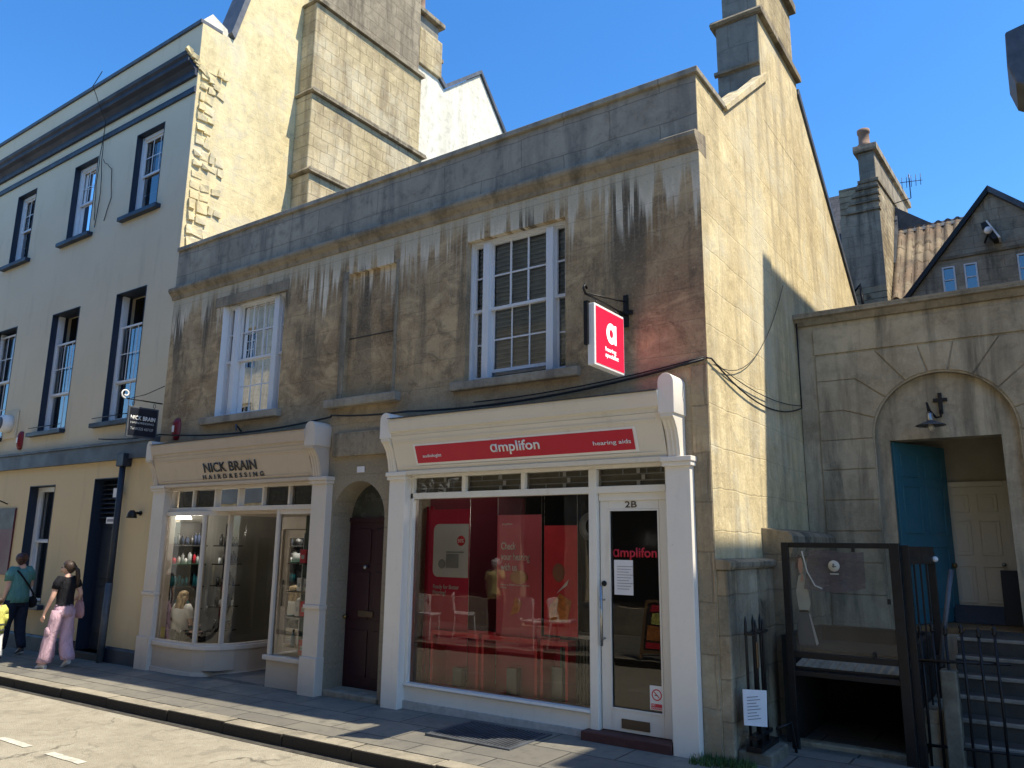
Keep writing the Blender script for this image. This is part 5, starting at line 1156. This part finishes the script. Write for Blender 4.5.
MB().prism([(8.9,6.3),(8.9,6.4),(12.5,10.15),(12.6,10.05)], 'x', -7.5, -2.885).build('roof', M['slate'], B1); MB().box(-7.5,-2.885,9.1,12.4,0,6.35).build('front_wall', M['back'], B1)
MB().tube([(-2.98,8.93,6.2),(-2.60,8.93,6.65),(-2.56,8.93,6.0)], .035, 6).build('drainpipe', M['black'], B1)
an = thing('antenna', 'spidery television antenna beside the old chimney', 'antenna', (-1.95, 11, 9)); MB().tube([(-2.16,11,9.0),(-1.80,11,9.05),(-1.80,11,9.6)], .012, 5).tube([(-1.98,11,9.45),(-1.55,11,9.40)], .008, 5).build('mast', M['black'], an)
mb = MB()
for k in range(5): x = -1.95+k*.09; mb.tube([(x,11,9.30),(x+.01,11,9.56)], .006, 4)
mb.build('elements', M['black'], an)
B2 = thing('rear_house', 'grey stone gabled house with pantile roof and white windows behind the arched wall', 'house', (-.4, 9, 0))
gpoly = [(-2.10,0),(1.5,0),(1.5,6.35),(-.36,8.02),(-1.86,6.22),(-2.10,6.22)]
w1 = (-1.22,-1.00,6.22,6.74); w2 = (-.87,-.65,6.22,6.74); w3 = (-.06,.18,6.22,6.76)
mb = MB(); wall_grid(mb, -2.10, 1.5, 0, 6.80, 9.0, 9.3, [w1, w2, w3, (-2.11,-1.42,6.22,6.81)])
mb.prism([(-1.42,6.80),(-1.37,6.80),(-.36,8.02),(1.0,6.80),(1.5,6.80),(1.5,6.801),(-1.42,6.801)][1:4], 'y', 9.0, 9.3); mb.prism([(-1.42,6.22),(-1.42,6.76),(-1.86,6.22)], 'y', 9.0, 9.3); mb.build('front_gable', M['back'], B2)
MB().prism([(-2.12,6.86),(1.5,6.86)] + [(1.5,6.92),(-2.12,6.92)], 'y', 8.97, 9.0).build('string_course', M['greystack'], B2) if False else MB().box(-1.30,1.2,8.965,8.999,6.86,6.92).build('string_course', M['greystack'], B2, .004)
mb = MB(); mb.prism([(-1.93,6.18),(-1.86,6.15),(-.36,7.98),(-.36,8.10)], 'y', 8.9, 9.35); mb.build('verge_board', M['black'], B2)
mb = MB(); mb.prism([(-.36,7.98),(1.5,6.28),(1.5,6.40),(-.36,8.10)], 'y', 8.9, 9.35); mb.build('verge_board', M['lead'], B2)
for (a, b, c, d) in (w1, w2, w3):
    mb = MB(); bars(mb, a+.005, b-.005, c, d-.005, 8.99, .028, .06, 1, 2, .02); wi = mb.build('window', M['winwhite'], B2)
    glass(wi, a+.02, b-.02, c, d-.02, 9.02); box('room_interior', M['darkroom'], wi, (a, b, 9.2, 9.22, c, d))
# pantiles: real rolls and courses
mb = MB(); nx, ny = 96, 22; X0, X1 = -2.14, .5; Y0, Y1 = 9.32, 11.0
rings = []
for j in range(ny*2+1):
    v = j/(ny*2); row = j // 2
    lift = (.0 if j % 2 == 0 else .035)
    rings.append([(X0+(X1-X0)*i/nx, Y0+(Y1-Y0)*(row/ny) + (.0 if j % 2 == 0 else .07), 6.30+ (8.32-6.30)*(row/ny) + (.0 if j % 2 == 0 else .02) + .075*abs(math.sin(math.pi*i*15/nx)) + (.04 if j % 2 == 0 else 0)) for i in range(nx+1)])
mb.loft(rings, False, False, True); mb.build('pantile_roof', M['tile'], B2)
mb = MB(); mb.prism([(9.3,6.2),(11.0,8.24),(11.1,8.24),(12.5,6.3),(12.5,0),(9.3,0)], 'x', -2.14, .5); mb.build('roof_structure', M['back'], B2)
MB().prism([(10.9,8.26),(11.05,8.42),(11.3,8.26)], 'x', -2.14, .5).build('ridge', M['lead'], B2); MB().prism([(-2.14,6.2),(-2.06,6.2),(-2.06,6.3),(-2.14,6.3)], 'y', 9.2, 9.3).build('flashing', M['lead'], B2)
mb = MB(); mb.prism([(10.2,7.4),(11.2,9.0),(11.2,7.4)], 'x', -2.148, -2.10); mb.prism([(-2.14,8.2),(-2.14,8.95),(-1.45,8.40),(-1.4,8.2)], 'y', 11.05, 11.1); mb.build('lead_cheek', M['lead'], B2)
FL = thing('floodlight', 'round white floodlight under a tilted board on the grey gable', 'lamp', (-.45, 8.95, 7.2))
MB().prism([(-.52,7.34),(-.44,7.36),(-.28,7.02),(-.36,7.01)], 'y', 8.72, 8.995).build('bracket_box', M['black'], FL); MB().prism([(-.44,7.36),(-.42,7.37),(-.25,7.02),(-.28,7.01)], 'y', 8.70, 8.995).build('edge_strip', M['signw'], FL)
MB().lathe([(.0001,-.05),(.055,-.045),(.065,0),(.05,.05)], (-.42,8.68,7.17), 18, 'y').build('lamp_head', M['signw'], FL); MB().tube([(-.43,8.72,7.12),(-.50,8.95,7.05)], .02, 6).build('arm', M['black'], FL)

# ================================================================== OPPOSITE SIDE OF THE STREET (seen in the glass)
OP = thing('opposite_terrace', 'pale stone terrace with dark restaurant front across the street, mirrored in the glass', 'building', (-8, -7.6, 0))
hs = []
for k in range(8):
    a = -20.6 + k*2.9; hs += [(a, a+1.0, 3.9, 5.8), (a, a+1.0, 6.9, 8.2)]
hs += [(-18.5,-14.6,.5,2.7),(-14.0,-10.2,.5,2.7),(-9.6,-8.5,.0,2.7),(-8.0,-4.6,.5,2.7),(-3.9,-1.2,.5,2.7)]
mb = MB(); wall_grid(mb, -24, 4, -.5, 9.0, -7.9, -7.6, hs); mb.build('front_wall', M['oppwall'], OP)
MB().box(-24,4,-7.6,-7.52,2.75,3.25).build('shop_fascia', M['oppshop'], OP); MB().box(-24,4,-7.95,-7.3,9.0,9.25).build('cornice', M['oppwall'], OP)
mb = MB()
for h in hs: mb.box(h[0], h[1], -7.88, -7.86, h[2], h[3])
mb.build('window_glass', flat('dark_reflecting_glass', (.02, .024, .03), .08, 0, .05, 3, 0, .6), OP)
mb = MB()
for h in hs[:16]: bars(mb, h[0], h[1], h[2], h[3], -7.85, .06, .05, 3, 4)
mb.build('sash_bars', M['winwhite'], OP)
mb = MB()
for h in hs[16:]:
    n_ = max(1, int((h[1]-h[0])/1.2)); bars(mb, h[0], h[1], h[2], h[3], -7.84, .07, .06, n_, 1, .06)
mb.build('shop_frames', M['oppshop'], OP)
text('lettering', 'The Rea', -11.30, 2.80, 1.35, .38, M['plasticw'], OP, y=-7.515, face='back', bold=.02)
def chair(x, y, rz, label):
    t = thing('cafe_chair', label, 'chair', (x, y, g(x)), 'white cafe chairs across the street'); t.rotation_euler = (0, 0, rz)
    def o(mb, n_, b=.004): ob = mb.build(n_, M['plasticw'], None, b); ob.parent = t; return ob
    for sx in (-1, 1):
        o(MB().tube([(sx*.20,-.20,0),(sx*.18,-.18,.43)], .016, 7), 'leg'); o(MB().tube([(sx*.20,.22,0),(sx*.18,.18,.43),(sx*.18,.24,.80)], .016, 7), 'leg')
    o(MB().box(-.21,.21,-.20,.20,.42,.455), 'seat', .01); o(MB().prism([(-.19,.50),(.19,.50),(.21,.80),(.15,.83),(-.15,.83),(-.21,.80)], 'y', .20, .225), 'backrest')
for x, y, rz, lb in ((-7.55,-5.05,.3,'white cafe chair across the street, nearest the restaurant table'),(-7.05,-5.15,1.4,'white cafe chair across the street, turned sideways by the table'),(-10.0,-5.0,-.2,'white cafe chair across the street, front one of the far pair'),(-9.5,-5.55,.9,'white cafe chair across the street, rear one of the far pair')): chair(x, y, rz, lb)
tb = thing('cafe_table', 'small round cafe table between the white chairs across the street', 'table', (-6.4, -5.2, 0)); MB().lathe([(.0001,.70),(.34,.70),(.35,.715),(.34,.73),(.0001,.73)], (-6.4,-5.2,0), 24).build('tabletop', M['steel'], tb); MB().lathe([(.22,0),(.2,.02),(.03,.03),(.025,.70)], (-6.4,-5.2,0), 16).build('pedestal', M['steel'], tb)
AB = thing('a_board', 'wooden A-board with a food picture standing across the street', 'a-board', (-5.1, -4.95, 0))
for s_ in (1, -1):
    mb = MB(); pts = []
    def Q(u, w): return (-5.15 + u, -4.95 + s_*(.30 - .26*w/.85), w)
    for (u0,u1,w0,w1) in ((-.26,-.22,0,.85),(.22,.26,0,.85),(-.22,.22,.81,.85),(-.22,.22,.08,.12)):
        a = [Q(u0,w0),Q(u1,w0),Q(u1,w1),Q(u0,w1)]; mb.add(a + [(p[0],p[1]+s_*.03,p[2]) for p in a], [(0,1,2,3),(7,6,5,4),(0,1,5,4),(1,2,6,5),(2,3,7,6),(3,0,4,7)])
    mb.build('frame', M['wood'], AB); a = [Q(-.22,.12),Q(.22,.12),Q(.22,.81),Q(-.22,.81)]
    fcp = MB().add([(p[0],p[1]+s_*.012,p[2]) for p in a], [(0,1,2,3)]).build('board', M['darkroom'], AB)
    def pic(u0,u1,w0,w1,m,nm): a = [Q(u0,w0),Q(u1,w0),Q(u1,w1),Q(u0,w1)]; MB().add([(p[0],p[1]+s_*.018,p[2]) for p in a], [(0,1,2,3)]).build(nm, m, AB)
    pic(-.18,.18,.15,.24,M['redp'],'red_strip'); pic(-.17,.17,.27,.48,M['orangep'],'food_picture'); pic(-.11,.12,.50,.66,M['hivis'],'drink_picture'); pic(-.15,.15,.68,.77,M['redp'],'heading')

GR = thing('pavement_grating', 'black iron grating set in the pavement below the large shop window', 'grating', (-4.4, -.45, 0))
mb = MB(); mb.box(-4.88,-3.95,-.80,-.76,-.01,.012).box(-4.88,-3.95,-.16,-.12,-.01,.012).box(-4.88,-4.84,-.76,-.16,-.01,.012).box(-3.99,-3.95,-.76,-.16,-.01,.012); mb.build('rim', M['lead'], GR)
mb = MB()
for k in range(22): mb.box(-4.83+k*.0385, -4.816+k*.0385, -.76, -.16, .0045, .011)
mb.build('slats', M['lead'], GR); MB().box(-4.84,-3.99,-.76,-.16,.0005,.0035).build('pit_shade_sheet', flat('pit_shade_black', (.008,.008,.008), .95), GR)  # thin black sheet paints the shade seen between the slats

# ================================================================== PEOPLE
def skinned(name, joints, links, m, parent, root, sub=2, smooth=True):
    """joints: name -> ((x,y,z), rx, ry); links: pairs; grown with a skin modifier into one continuous surface"""
    names = list(joints); idx = {n_: i for i, n_ in enumerate(names)}
    me = bpy.data.meshes.new(name); me.from_pydata([joints[n_][0] for n_ in names], [(idx[a], idx[b]) for a, b in links], [])
    tmp = bpy.data.objects.new(name + '_tmp', me); COL.objects.link(tmp)
    sk = tmp.modifiers.new('skin', 'SKIN'); sk.use_smooth_shade = True; sk.branch_smoothing = .6
    sv = me.skin_vertices[0].data
    for n_ in names: sv[idx[n_]].radius = (joints[n_][1], joints[n_][2]); sv[idx[n_]].use_root = (n_ == root)
    ss = tmp.modifiers.new('sub', 'SUBSURF'); ss.levels = sub; ss.render_levels = sub
    bpy.context.view_layer.update()
    m2 = bpy.data.meshes.new_from_object(tmp.evaluated_get(bpy.context.evaluated_depsgraph_get()))
    bpy.data.objects.remove(tmp); m2.name = name
    for p in m2.polygons: p.use_smooth = True
    m2.materials.clear(); m2.materials.append(m)
    o = bpy.data.objects.new(name, m2); COL.objects.link(o); o.parent = parent
    return o
def ell(c, rx, ry, n=18, ph=0, wob=0, seed=0, tilt=(0, 0)):
    r_ = random.Random(seed); out = []
    for k in range(n):
        a = 2*math.pi*k/n + ph; w = 1 + wob*math.sin(a*3+seed*1.7) + wob*.6*math.sin(a*7+seed)
        dx, dy = math.cos(a)*rx*w, math.sin(a)*ry*w
        out.append((c[0]+dx, c[1]+dy, c[2] + dx*tilt[0] + dy*tilt[1]))
    return out
def tube_cloth(mb, pts, wob=.05, n=16):
    """pts: ((x,y,z), rx, ry)"""
    rings = []; P = []
    for i, (c, rx, ry) in enumerate(pts):
        if i and i < len(pts): pass
        rings.append(ell(c, rx, ry, n, 0, wob, i))
    mb.loft(rings, True)
def limb(mb, pts, rs, n=12): mb.tube(pts, rs, n)
def fingers(J, L, side, palm, d, spread, curl, base):
    """five unequal bent fingers on a palm vertex; d = finger direction, spread = across the palm, curl = bend direction"""
    d = Vector(d).normalized(); sp = Vector(spread).normalized(); cu = Vector(curl).normalized(); p = Vector(palm)
    for k, (off, ln) in enumerate(((-.030,.055),(-.010,.066),(.010,.062),(.030,.048))):
        a = p + sp*off + d*.035; b = a + d*ln*.5 + cu*.010; c = b + d*ln*.35 + cu*.022
        for nm, q, r_ in (('a',a,.010),('b',b,.0088),('c',c,.0075)): J['%s_f%d%s' % (side,k,nm)] = (tuple(q), r_, r_)
        L += [(base, '%s_f%da'%(side,k)), ('%s_f%da'%(side,k),'%s_f%db'%(side,k)), ('%s_f%db'%(side,k),'%s_f%dc'%(side,k))]
    a = p - sp*.036 - d*.005; b = a - sp*.012 + d*.028; c = b + d*.024 + sp*.004 + cu*.008
    for nm, q, r_ in (('a',a,.011),('b',b,.0095),('c',c,.008)): J['%s_t%s' % (side,nm)] = (tuple(q), r_, r_)
    L += [(base, side+'_ta'), (side+'_ta', side+'_tb'), (side+'_tb', side+'_tc')]

def figure(name, label, loc, heading, H, pose, clothes, group=None, child=False):
    """local frame: +y is forward, +x is the person's right; metres for a body of height H"""
    t = thing(name, label, 'person', loc); t.rotation_euler = (0, 0, heading)
    s = H / 1.66
    def S(v): return tuple(c * s for c in v)
    P = dict(pelvis=(0,0,.90), belly=(0,0,1.03), chest=(0,.01,1.22), upch=(0,0,1.34), neck=(0,-.005,1.42), nk2=(0,.01,1.47), head=(0,.02,1.545), crown=(0,.01,1.605),
             lsh=(-.155,0,1.355), rsh=(.155,0,1.355), lel=(-.20,-.03,1.10), rel=(.20,-.03,1.10), lwr=(-.21,.04,.88), rwr=(.21,.04,.88), lpa=(-.21,.06,.81), rpa=(.21,.06,.81),
             lhip=(-.085,0,.86), rhip=(.085,0,.86), lkn=(-.10,.03,.48), rkn=(.10,.03,.48), lan=(-.10,0,.08), ran=(.10,0,.08), lto=(-.11,.13,.025), rto=(.11,.13,.025), lhe=(-.10,-.03,.035), rhe=(.10,-.03,.035))
    P.update(pose)
    hz = pose.get('turn', 0); c_, s_ = math.cos(hz), math.sin(hz)
    hx, hy, hzz = P['head']
    def HD(dx, dy, dz): return (hx + dx*c_ - dy*s_, hy + dx*s_ + dy*c_, hzz + dz)
    P['nose'] = HD(0, .098, -.012); P['nose2'] = HD(0, .113, -.022); P['chin'] = HD(0, .070, -.085); P['lear'] = HD(-.078, 0, -.01); P['rear'] = HD(.078, 0, -.01)
    Rr = dict(pelvis=(.13,.10), belly=(.115,.09), chest=(.13,.10), upch=(.11,.085), neck=(.055,.055), nk2=(.052,.055), head=(.080,.092), crown=(.062,.075), lsh=(.055,.055), rsh=(.055,.055),
              lel=(.038,.038), rel=(.038,.038), lwr=(.026,.024), rwr=(.026,.024), lpa=(.034,.018), rpa=(.034,.018), lhip=(.085,.085), rhip=(.085,.085), lkn=(.055,.055), rkn=(.055,.055),
              lan=(.036,.036), ran=(.036,.036), lto=(.034,.022), rto=(.034,.022), lhe=(.032,.03), rhe=(.032,.03), nose=(.014,.014), nose2=(.010,.010), chin=(.035,.035), lear=(.012,.020), rear=(.012,.020))
    J = {k: (P[k], *Rr[k]) for k in Rr}
    L = [('pelvis','belly'),('belly','chest'),('chest','upch'),('upch','neck'),('neck','nk2'),('nk2','head'),('head','crown'),('upch','lsh'),('upch','rsh'),('lsh','lel'),('rsh','rel'),('lel','lwr'),('rel','rwr'),('lwr','lpa'),('rwr','rpa'),
         ('pelvis','lhip'),('pelvis','rhip'),('lhip','lkn'),('rhip','rkn'),('lkn','lan'),('rkn','ran'),('lan','lto'),('ran','rto'),('lan','lhe'),('ran','rhe'),('head','nose'),('nose','nose2'),('head','chin'),('head','lear'),('head','rear')]
    for sd_, wr_, pa_ in (('l','lwr','lpa'),('r','rwr','rpa')):
        d = Vector(P[pa_]) - Vector(P[wr_]); fingers(J, L, sd_, P[pa_], d, (0,1,.15), (.6 if sd_ == 'l' else -.6, .2, 0), pa_)
    J = {k: (S(v[0]), v[1]*s, v[2]*s) for k, v in J.items()}
    skinned('body', J, L, M['skin'], t, 'pelvis')
    def out(mb, nm, m, par=None, sm=None):
        o = mb.build(nm, M[m], None, smooth=sm); o.parent = par or t; return o
    # face details
    def e(nm, c, r_, m, sc=(1,1,1)):
        mb = MB().ball(S(c), r_*s, sc, 8); return out(mb, nm, m)
    e('eye', HD(-.030,.086,.012), .010, 'bk'); e('eye', HD(.030,.086,.012), .010, 'bk'); e('mouth', HD(0,.094,-.052), .012, 'redp', (1.6,.6,.5))
    cl = clothes
    # top
    if 'top' in cl:
        mb = MB(); k = cl.get('bulk', 1.0); pts = []
        a = Vector(P['pelvis']); b = Vector(P['belly']); c = Vector(P['chest']); u = Vector(P['upch']); nn = Vector(P['neck'])
        hem = cl.get('hem', .02)
        for v, rx, ry in ((a+Vector((0,0,hem)), .158,.125),(a.lerp(b,.5), .150,.118),(b, .142,.112),(b.lerp(c,.5), .146,.115),(c, .158,.122),(c.lerp(u,.6), .168,.118),(u, .165,.105),(u+Vector((0,0,.035)), .125,.085),(nn+Vector((0,0,-.015)), .068,.068)):
            pts.append((S(v), rx*s*k, ry*s*k))
        tube_cloth(mb, pts, .02)
        for sd_ in 'lr':
            sh, el_ = Vector(P[sd_+'sh']), Vector(P[sd_+'el']); u2 = u.lerp(sh, .35); f = cl.get('sleeve', .55)
            mb.tube([S(u2), S(sh.lerp(u2,.15)+Vector((0,0,.008))), S(sh.lerp(el_,.15)), S(sh.lerp(el_,f))], [.075*s*k,.076*s*k,.070*s*k,.062*s*k], 14)
            if cl.get('long'): wr2 = Vector(P[sd_+'wr']); mb.tube([S(sh.lerp(el_,f)), S(el_), S(el_.lerp(wr2,.92))], [.060*s*k,.055*s*k,.042*s*k], 14)
        out(mb, 'top', cl['top'])
    if 'legs' in cl:
        mb = MB(); kk = cl.get('legw', 1.0); pel = Vector(P['pelvis'])
        mb.loft([ell(S(pel+Vector((0,0,.075))), .140*s, .110*s, 18, 0, .01), ell(S(pel+Vector((0,0,.02))), .152*s, .122*s, 18, 0, .015, 1), ell(S(pel+Vector((0,-.005,-.05))), .165*s, .135*s, 18, 0, .02, 2), ell(S(pel+Vector((0,0,-.11))), .155*s, .120*s, 18, 0, .03, 3)])
        for sd_, sx in (('l',-1),('r',1)):
            hp, kn, an = Vector(P[sd_+'hip']), Vector(P[sd_+'kn']), Vector(P[sd_+'an']); pts = []; rs = random.Random(ord(sd_))
            f = cl.get('flare', 0)
            seq = [(hp+Vector((0,0,.03)), .098), (hp.lerp(kn,.3), .098), (hp.lerp(kn,.65), .088+f*.15), (kn+Vector((0,0,.02)), .078+f*.35), (kn.lerp(an,.25), .074+f*.5), (kn.lerp(an,.5), .072+f*.75), (kn.lerp(an,.75), .066+f*.95), (an+Vector((0,.0,.02)), .060+f)]
            rings = []
            for i, (v, r_) in enumerate(seq):
                wv = .035 + (.07 if f else .03)*(i/7); rings.append(ell(S(v), r_*s*kk, r_*s*kk*.98, 18, 0, wv, i + (3 if sx > 0 else 0), (.0, .05*math.sin(i*1.9))))
            mb.loft(rings)
        lg = out(mb, 'trousers', cl['legs'])
        if cl.get('cargo'):
            mb = MB()
            for sd_, sx in (('l',-1),('r',1)):
                hp, kn = Vector(P[sd_+'hip']), Vector(P[sd_+'kn']); c = hp.lerp(kn, .80); mb.ball(S(c+Vector((sx*.088,0,0))), .07*s, (.38,.9,1.15), 10)
            out(mb, 'cargo_pocket', cl['legs'], lg)
    for sd_ in 'lr':
        if 'shoe' in cl:
            an, to, he = Vector(P[sd_+'an']), Vector(P[sd_+'to']), Vector(P[sd_+'he'])
            mb = MB(); dvec = (to-he); rings = []
            for f, w, h in ((-.08,.028,.03),(0,.036,.048),(.25,.040,.055),(.5,.042,.046),(.8,.044,.034),(1.05,.038,.026),(1.2,.020,.016)):
                c = he + dvec*f; nd = Vector((dvec.x, dvec.y, 0)).normalized(); pr = Vector((nd.y, -nd.x, 0))
                rings.append([S(c + pr*w*math.cos(a) + Vector((0,0,1))*(h*(math.sin(a)+.55 if math.sin(a) > 0 else math.sin(a)*.5+.55)*1.0) - Vector((0,0,.035))) for a in [2*math.pi*k/12 for k in range(12)]])
            mb.loft(rings); sh_ = out(mb, 'shoe', cl['shoe'])
            mb = MB(); rings = [[(x, y, z-.012*s) for x, y, z in rg] for rg in rings]; mb.loft([[(x, y, min(z, min(q[2] for q in rg)+.016*s)) for x, y, z in rg] for rg in rings]); out(mb, 'sole', cl.get('sole', 'shoew'), sh_)
    # hair
    hr = cl.get('hair', 'hairbrown'); mb = MB(); rings = []
    for i in range(10):
        a = math.pi * i / 9; r_ = max(.001, math.sin(a)); h = math.cos(a)
        rg = []
        for k in range(18):
            b = 2*math.pi*k/18; fx, fy = math.sin(b), -math.cos(b)      # fy: back negative
            back = .5 - .5*fy
            rad = (.090 + .018*back) * (1 + .03*math.sin(k*2.3+i))
            zz = .030 + h*(.098 if h > 0 else (.098*back*1.15 + .018))
            front = max(0, fy) * (.8 if h < .25 else 0)
            q = HD(fx*rad*r_*.96*(1-front*.25), fy*(rad+.004)*r_*(1-front*.45) - .004, zz)
            rg.append(S(q))
        rings.append(rg)
    mb.loft(rings, True)
    if cl.get('tail'):
        b0 = Vector(HD(0,-.105,.02)); mb.ball(S(b0), .035*s, (1,1,1), 10, .05)
        mb.tube([S(b0), S(b0+Vector((.03,-.035,-.05))), S(b0+Vector((.055,-.030,-.16))), S(b0+Vector((.07,-.015,-.27))), S(b0+Vector((.075,-.01,-.34)))], [.022*s,.034*s,.036*s,.026*s,.006*s], 10)
    if cl.get('bun'): mb.ball(S(HD(0,-.10,.045)), .052*s, (1,1,1), 12, .06)
    if cl.get('longhair'):
        rings = []
        for (dz, w, d, yy) in ((.03,.095,.06,-.05),(-.06,.105,.055,-.06),(-.16,.13,.05,-.075),(-.26,.145,.04,-.085),(-.34,.12,.03,-.09),(-.40,.06,.012,-.09)):
            rings.append(ell(S(HD(0,yy,dz)), w*s, d*s, 20, 0, .07, int(dz*50)))
        mb.loft(rings)
    out(mb, 'hair', hr)
    return t, P, S, out

# girl walking away to the left, pink cargo trousers, bag on her right arm
GH = R(100)
girl_pose = dict(lhip=(-.085,0,.86), rhip=(.085,0,.86), lkn=(-.125,.07,.48), rkn=(.09,.0,.47), lan=(-.15,.11,.07), ran=(.07,-.13,.11), lto=(-.165,.24,.028), rto=(.08,-.02,.03), lhe=(-.15,.08,.035), rhe=(.068,-.17,.10),
    lel=(-.215,.02,1.08), lwr=(-.24,.12,.86), lpa=(-.245,.145,.79), rel=(.235,-.05,1.12), rwr=(.245,.13,1.02), rpa=(.235,.19,.99), turn=R(28))
tg, P, S, out = figure('person', 'girl in black t-shirt and pink cargo trousers walking with a pink bag', (-11.82, -.70, g(-11.82)), GH, 1.47, girl_pose,
    dict(top='blackcloth', sleeve=.50, legs='pink', legw=1.05, flare=.040, cargo=True, shoe='shoew', hair='hairbrown', tail=True, hem=.06, bulk=.96))
BG = thing('shoulder_bag', 'soft pink bag hanging on the forearm of the girl in pink trousers', 'bag', (-11.75, -.5, .75))
BG.location = tg.location; BG.rotation_euler = tg.rotation_euler
mb = MB(); k = S; 
rings = []
for (dz, w, d) in ((-.02,.055,.018),(-.06,.085,.035),(-.13,.105,.050),(-.20,.115,.055),(-.27,.105,.050),(-.31,.07,.03)):
    rings.append(ell(S((.275,.02+dz*.1,1.05+dz)), d*.86, w*.86, 16, 0, .06, int(dz*90)))
mb.loft(rings); o = mb.build('bag_body', M['pinkbag']); o.parent = BG
mb = MB().tube([S((.27,-.05,1.02)), S((.255,-.03,1.13)), S((.245,.02,1.15)), S((.26,.06,1.08)), S((.275,.07,1.0))], .010, 7); o = mb.build('strap', M['pinkbag']); o.parent = BG

# woman in teal, cross-body bag, dark jeans
wpose = dict(lkn=(-.10,.06,.48), rkn=(.10,.0,.48), lan=(-.11,.10,.08), ran=(.09,-.14,.10), lto=(-.12,.23,.025), rto=(.10,-.02,.03), lhe=(-.11,.06,.035), rhe=(.085,-.18,.08), rel=(.23,.02,1.12), rwr=(.20,.20,1.02), rpa=(.17,.25,1.0), turn=R(-30))
wt, P, S, out = figure('person', 'woman in teal top and dark jeans with auburn bun, bag strap across her back', (-13.82, -.47, g(-13.82)), R(98), 1.57, wpose,
    dict(top='teal', sleeve=.60, legs='denim', legw=1.12, shoe='shoed', hair='hairred', bun=True, bulk=1.22, hem=-.05))
CBG = thing('crossbody_bag', 'black crossbody bag worn by the woman in teal', 'bag'); CBG.location = wt.location; CBG.rotation_euler = wt.rotation_euler
mb = MB(); mb.tube([S((-.13,.10,1.40)), S((-.13,-.02,1.42)), S((-.09,-.13,1.34)), S((.06,-.165,1.14)), S((.20,-.12,.97)), S((.24,-.04,.90))], .014, 7); o = mb.build('strap', M['blackcloth']); o.parent = CBG
mb = MB().ball(S((.245,-.02,.84)), .11, (.45,1.1,.85), 14); o = mb.build('bag_body', M['blackcloth']); o.parent = CBG

# child in hi-vis coat at the left edge
cpose = dict(lkn=(-.10,.08,.48), rkn=(.10,-.02,.48), lan=(-.10,.14,.08), ran=(.10,-.16,.10), lto=(-.11,.27,.025), rto=(.11,-.04,.03), lhe=(-.10,.10,.035), rhe=(.10,-.2,.08), turn=0)
ct, P, S, out = figure('person', 'small child in yellow high visibility coat with grey bands at the left edge', (-13.32, -.93, g(-13.3)), R(95), .92, cpose,
    dict(top='hivis', sleeve=.6, long=True, legs='signw', legw=1.15, shoe='shoed', hair='hairbrown', bulk=1.30, hem=-.20))
mb = MB(); s = .92/1.66
for z in (.80, .95): mb.loft([ell(S((0,0,z-.018)), .212*s, .170*s, 20), ell(S((0,0,z+.018)), .212*s, .170*s, 20)], False)
o = mb.build('reflective_band', M['lead']); o.parent = ct

# blond woman seated with her back to the salon window
spose = dict(pelvis=(0,0,.50), belly=(0,-.02,.63), chest=(0,-.01,.82), upch=(0,0,.94), neck=(0,.0,1.02), nk2=(0,.01,1.07), head=(0,.02,1.145), crown=(0,.01,1.205), lsh=(-.155,0,.955), rsh=(.155,0,.955),
    lel=(-.22,.02,.70), rel=(.22,.02,.70), lwr=(-.18,.20,.62), rwr=(.18,.20,.62), lpa=(-.16,.27,.62), rpa=(.16,.27,.62), lhip=(-.09,.02,.48), rhip=(.09,.02,.48), lkn=(-.12,.42,.48), rkn=(.12,.42,.48), lan=(-.12,.44,.10), ran=(.12,.44,.10), lto=(-.12,.58,.03), rto=(.12,.58,.03), lhe=(-.12,.41,.035), rhe=(.12,.41,.035), turn=0)
spw, P, S, out = figure('person', 'blond long haired woman in white top seated with her back to the salon window', (-10.42, .26, g(-10.5) + .08), R(12), 1.28, spose,
    dict(top='signw', sleeve=.7, legs='blackcloth', shoe='shoed', hair='hairblond', longhair=True, bulk=1.1))
SCH = thing('salon_chair', 'black salon chair holding the seated blond woman', 'chair', (-10.42, .3, 0)); 
mb = MB().box(-10.58,-10.26,.14,.50,.24,.31); mb.build('seat', M['blackcloth'], SCH, .02)
mb = MB().tube([(-10.22,.12,.28),(-10.20,.14,.44),(-10.20,.32,.46),(-10.21,.44,.44)], .018, 8); mb.build('armrest', M['black'], SCH); mb = MB().tube([(-10.60,.16,.28),(-10.62,.18,.44),(-10.62,.34,.46),(-10.61,.44,.44)], .018, 8); mb.build('armrest', M['black'], SCH)
MB().lathe([(.22,.0),(.2,.03),(.03,.05),(.03,.24)], (-10.42,.32,0), 18).build('pedestal', M['steel'], SCH)
MB().box(-10.54,-10.30,.10,.13,.31,.46).build('backrest', M['blackcloth'], SCH, .015)

# man in yellow shirt across the street (reflected)
mpose = dict(turn=0)
mt, P, S, out = figure('person', 'white haired man in pale yellow shirt across the street, mirrored in the shop window', (-8.50, -5.15, 0), R(185), 1.42, mpose,
    dict(top='yshirt', sleeve=.6, legs='blackcloth', shoe='shoed', hair='hairwhite', bulk=1.15, hem=-.06))

ld = bpy.data.lights.new('pendant_light', 'POINT'); lo_ = bpy.data.objects.new('pendant_light', ld); COL.objects.link(lo_); lo_.location = (-10.5, .5, 1.85); ld.energy = 7; ld.shadow_soft_size = .12; ld.color = (1, .93, .82); lo_.parent = None
ld = bpy.data.lights.new('ceiling_spot_light', 'POINT'); lo_ = bpy.data.objects.new('ceiling_spot_light', ld); COL.objects.link(lo_); lo_.location = (-4.9, 1.0, 2.5); ld.energy = 5; ld.shadow_soft_size = .12; ld.color = (1, .93, .82)
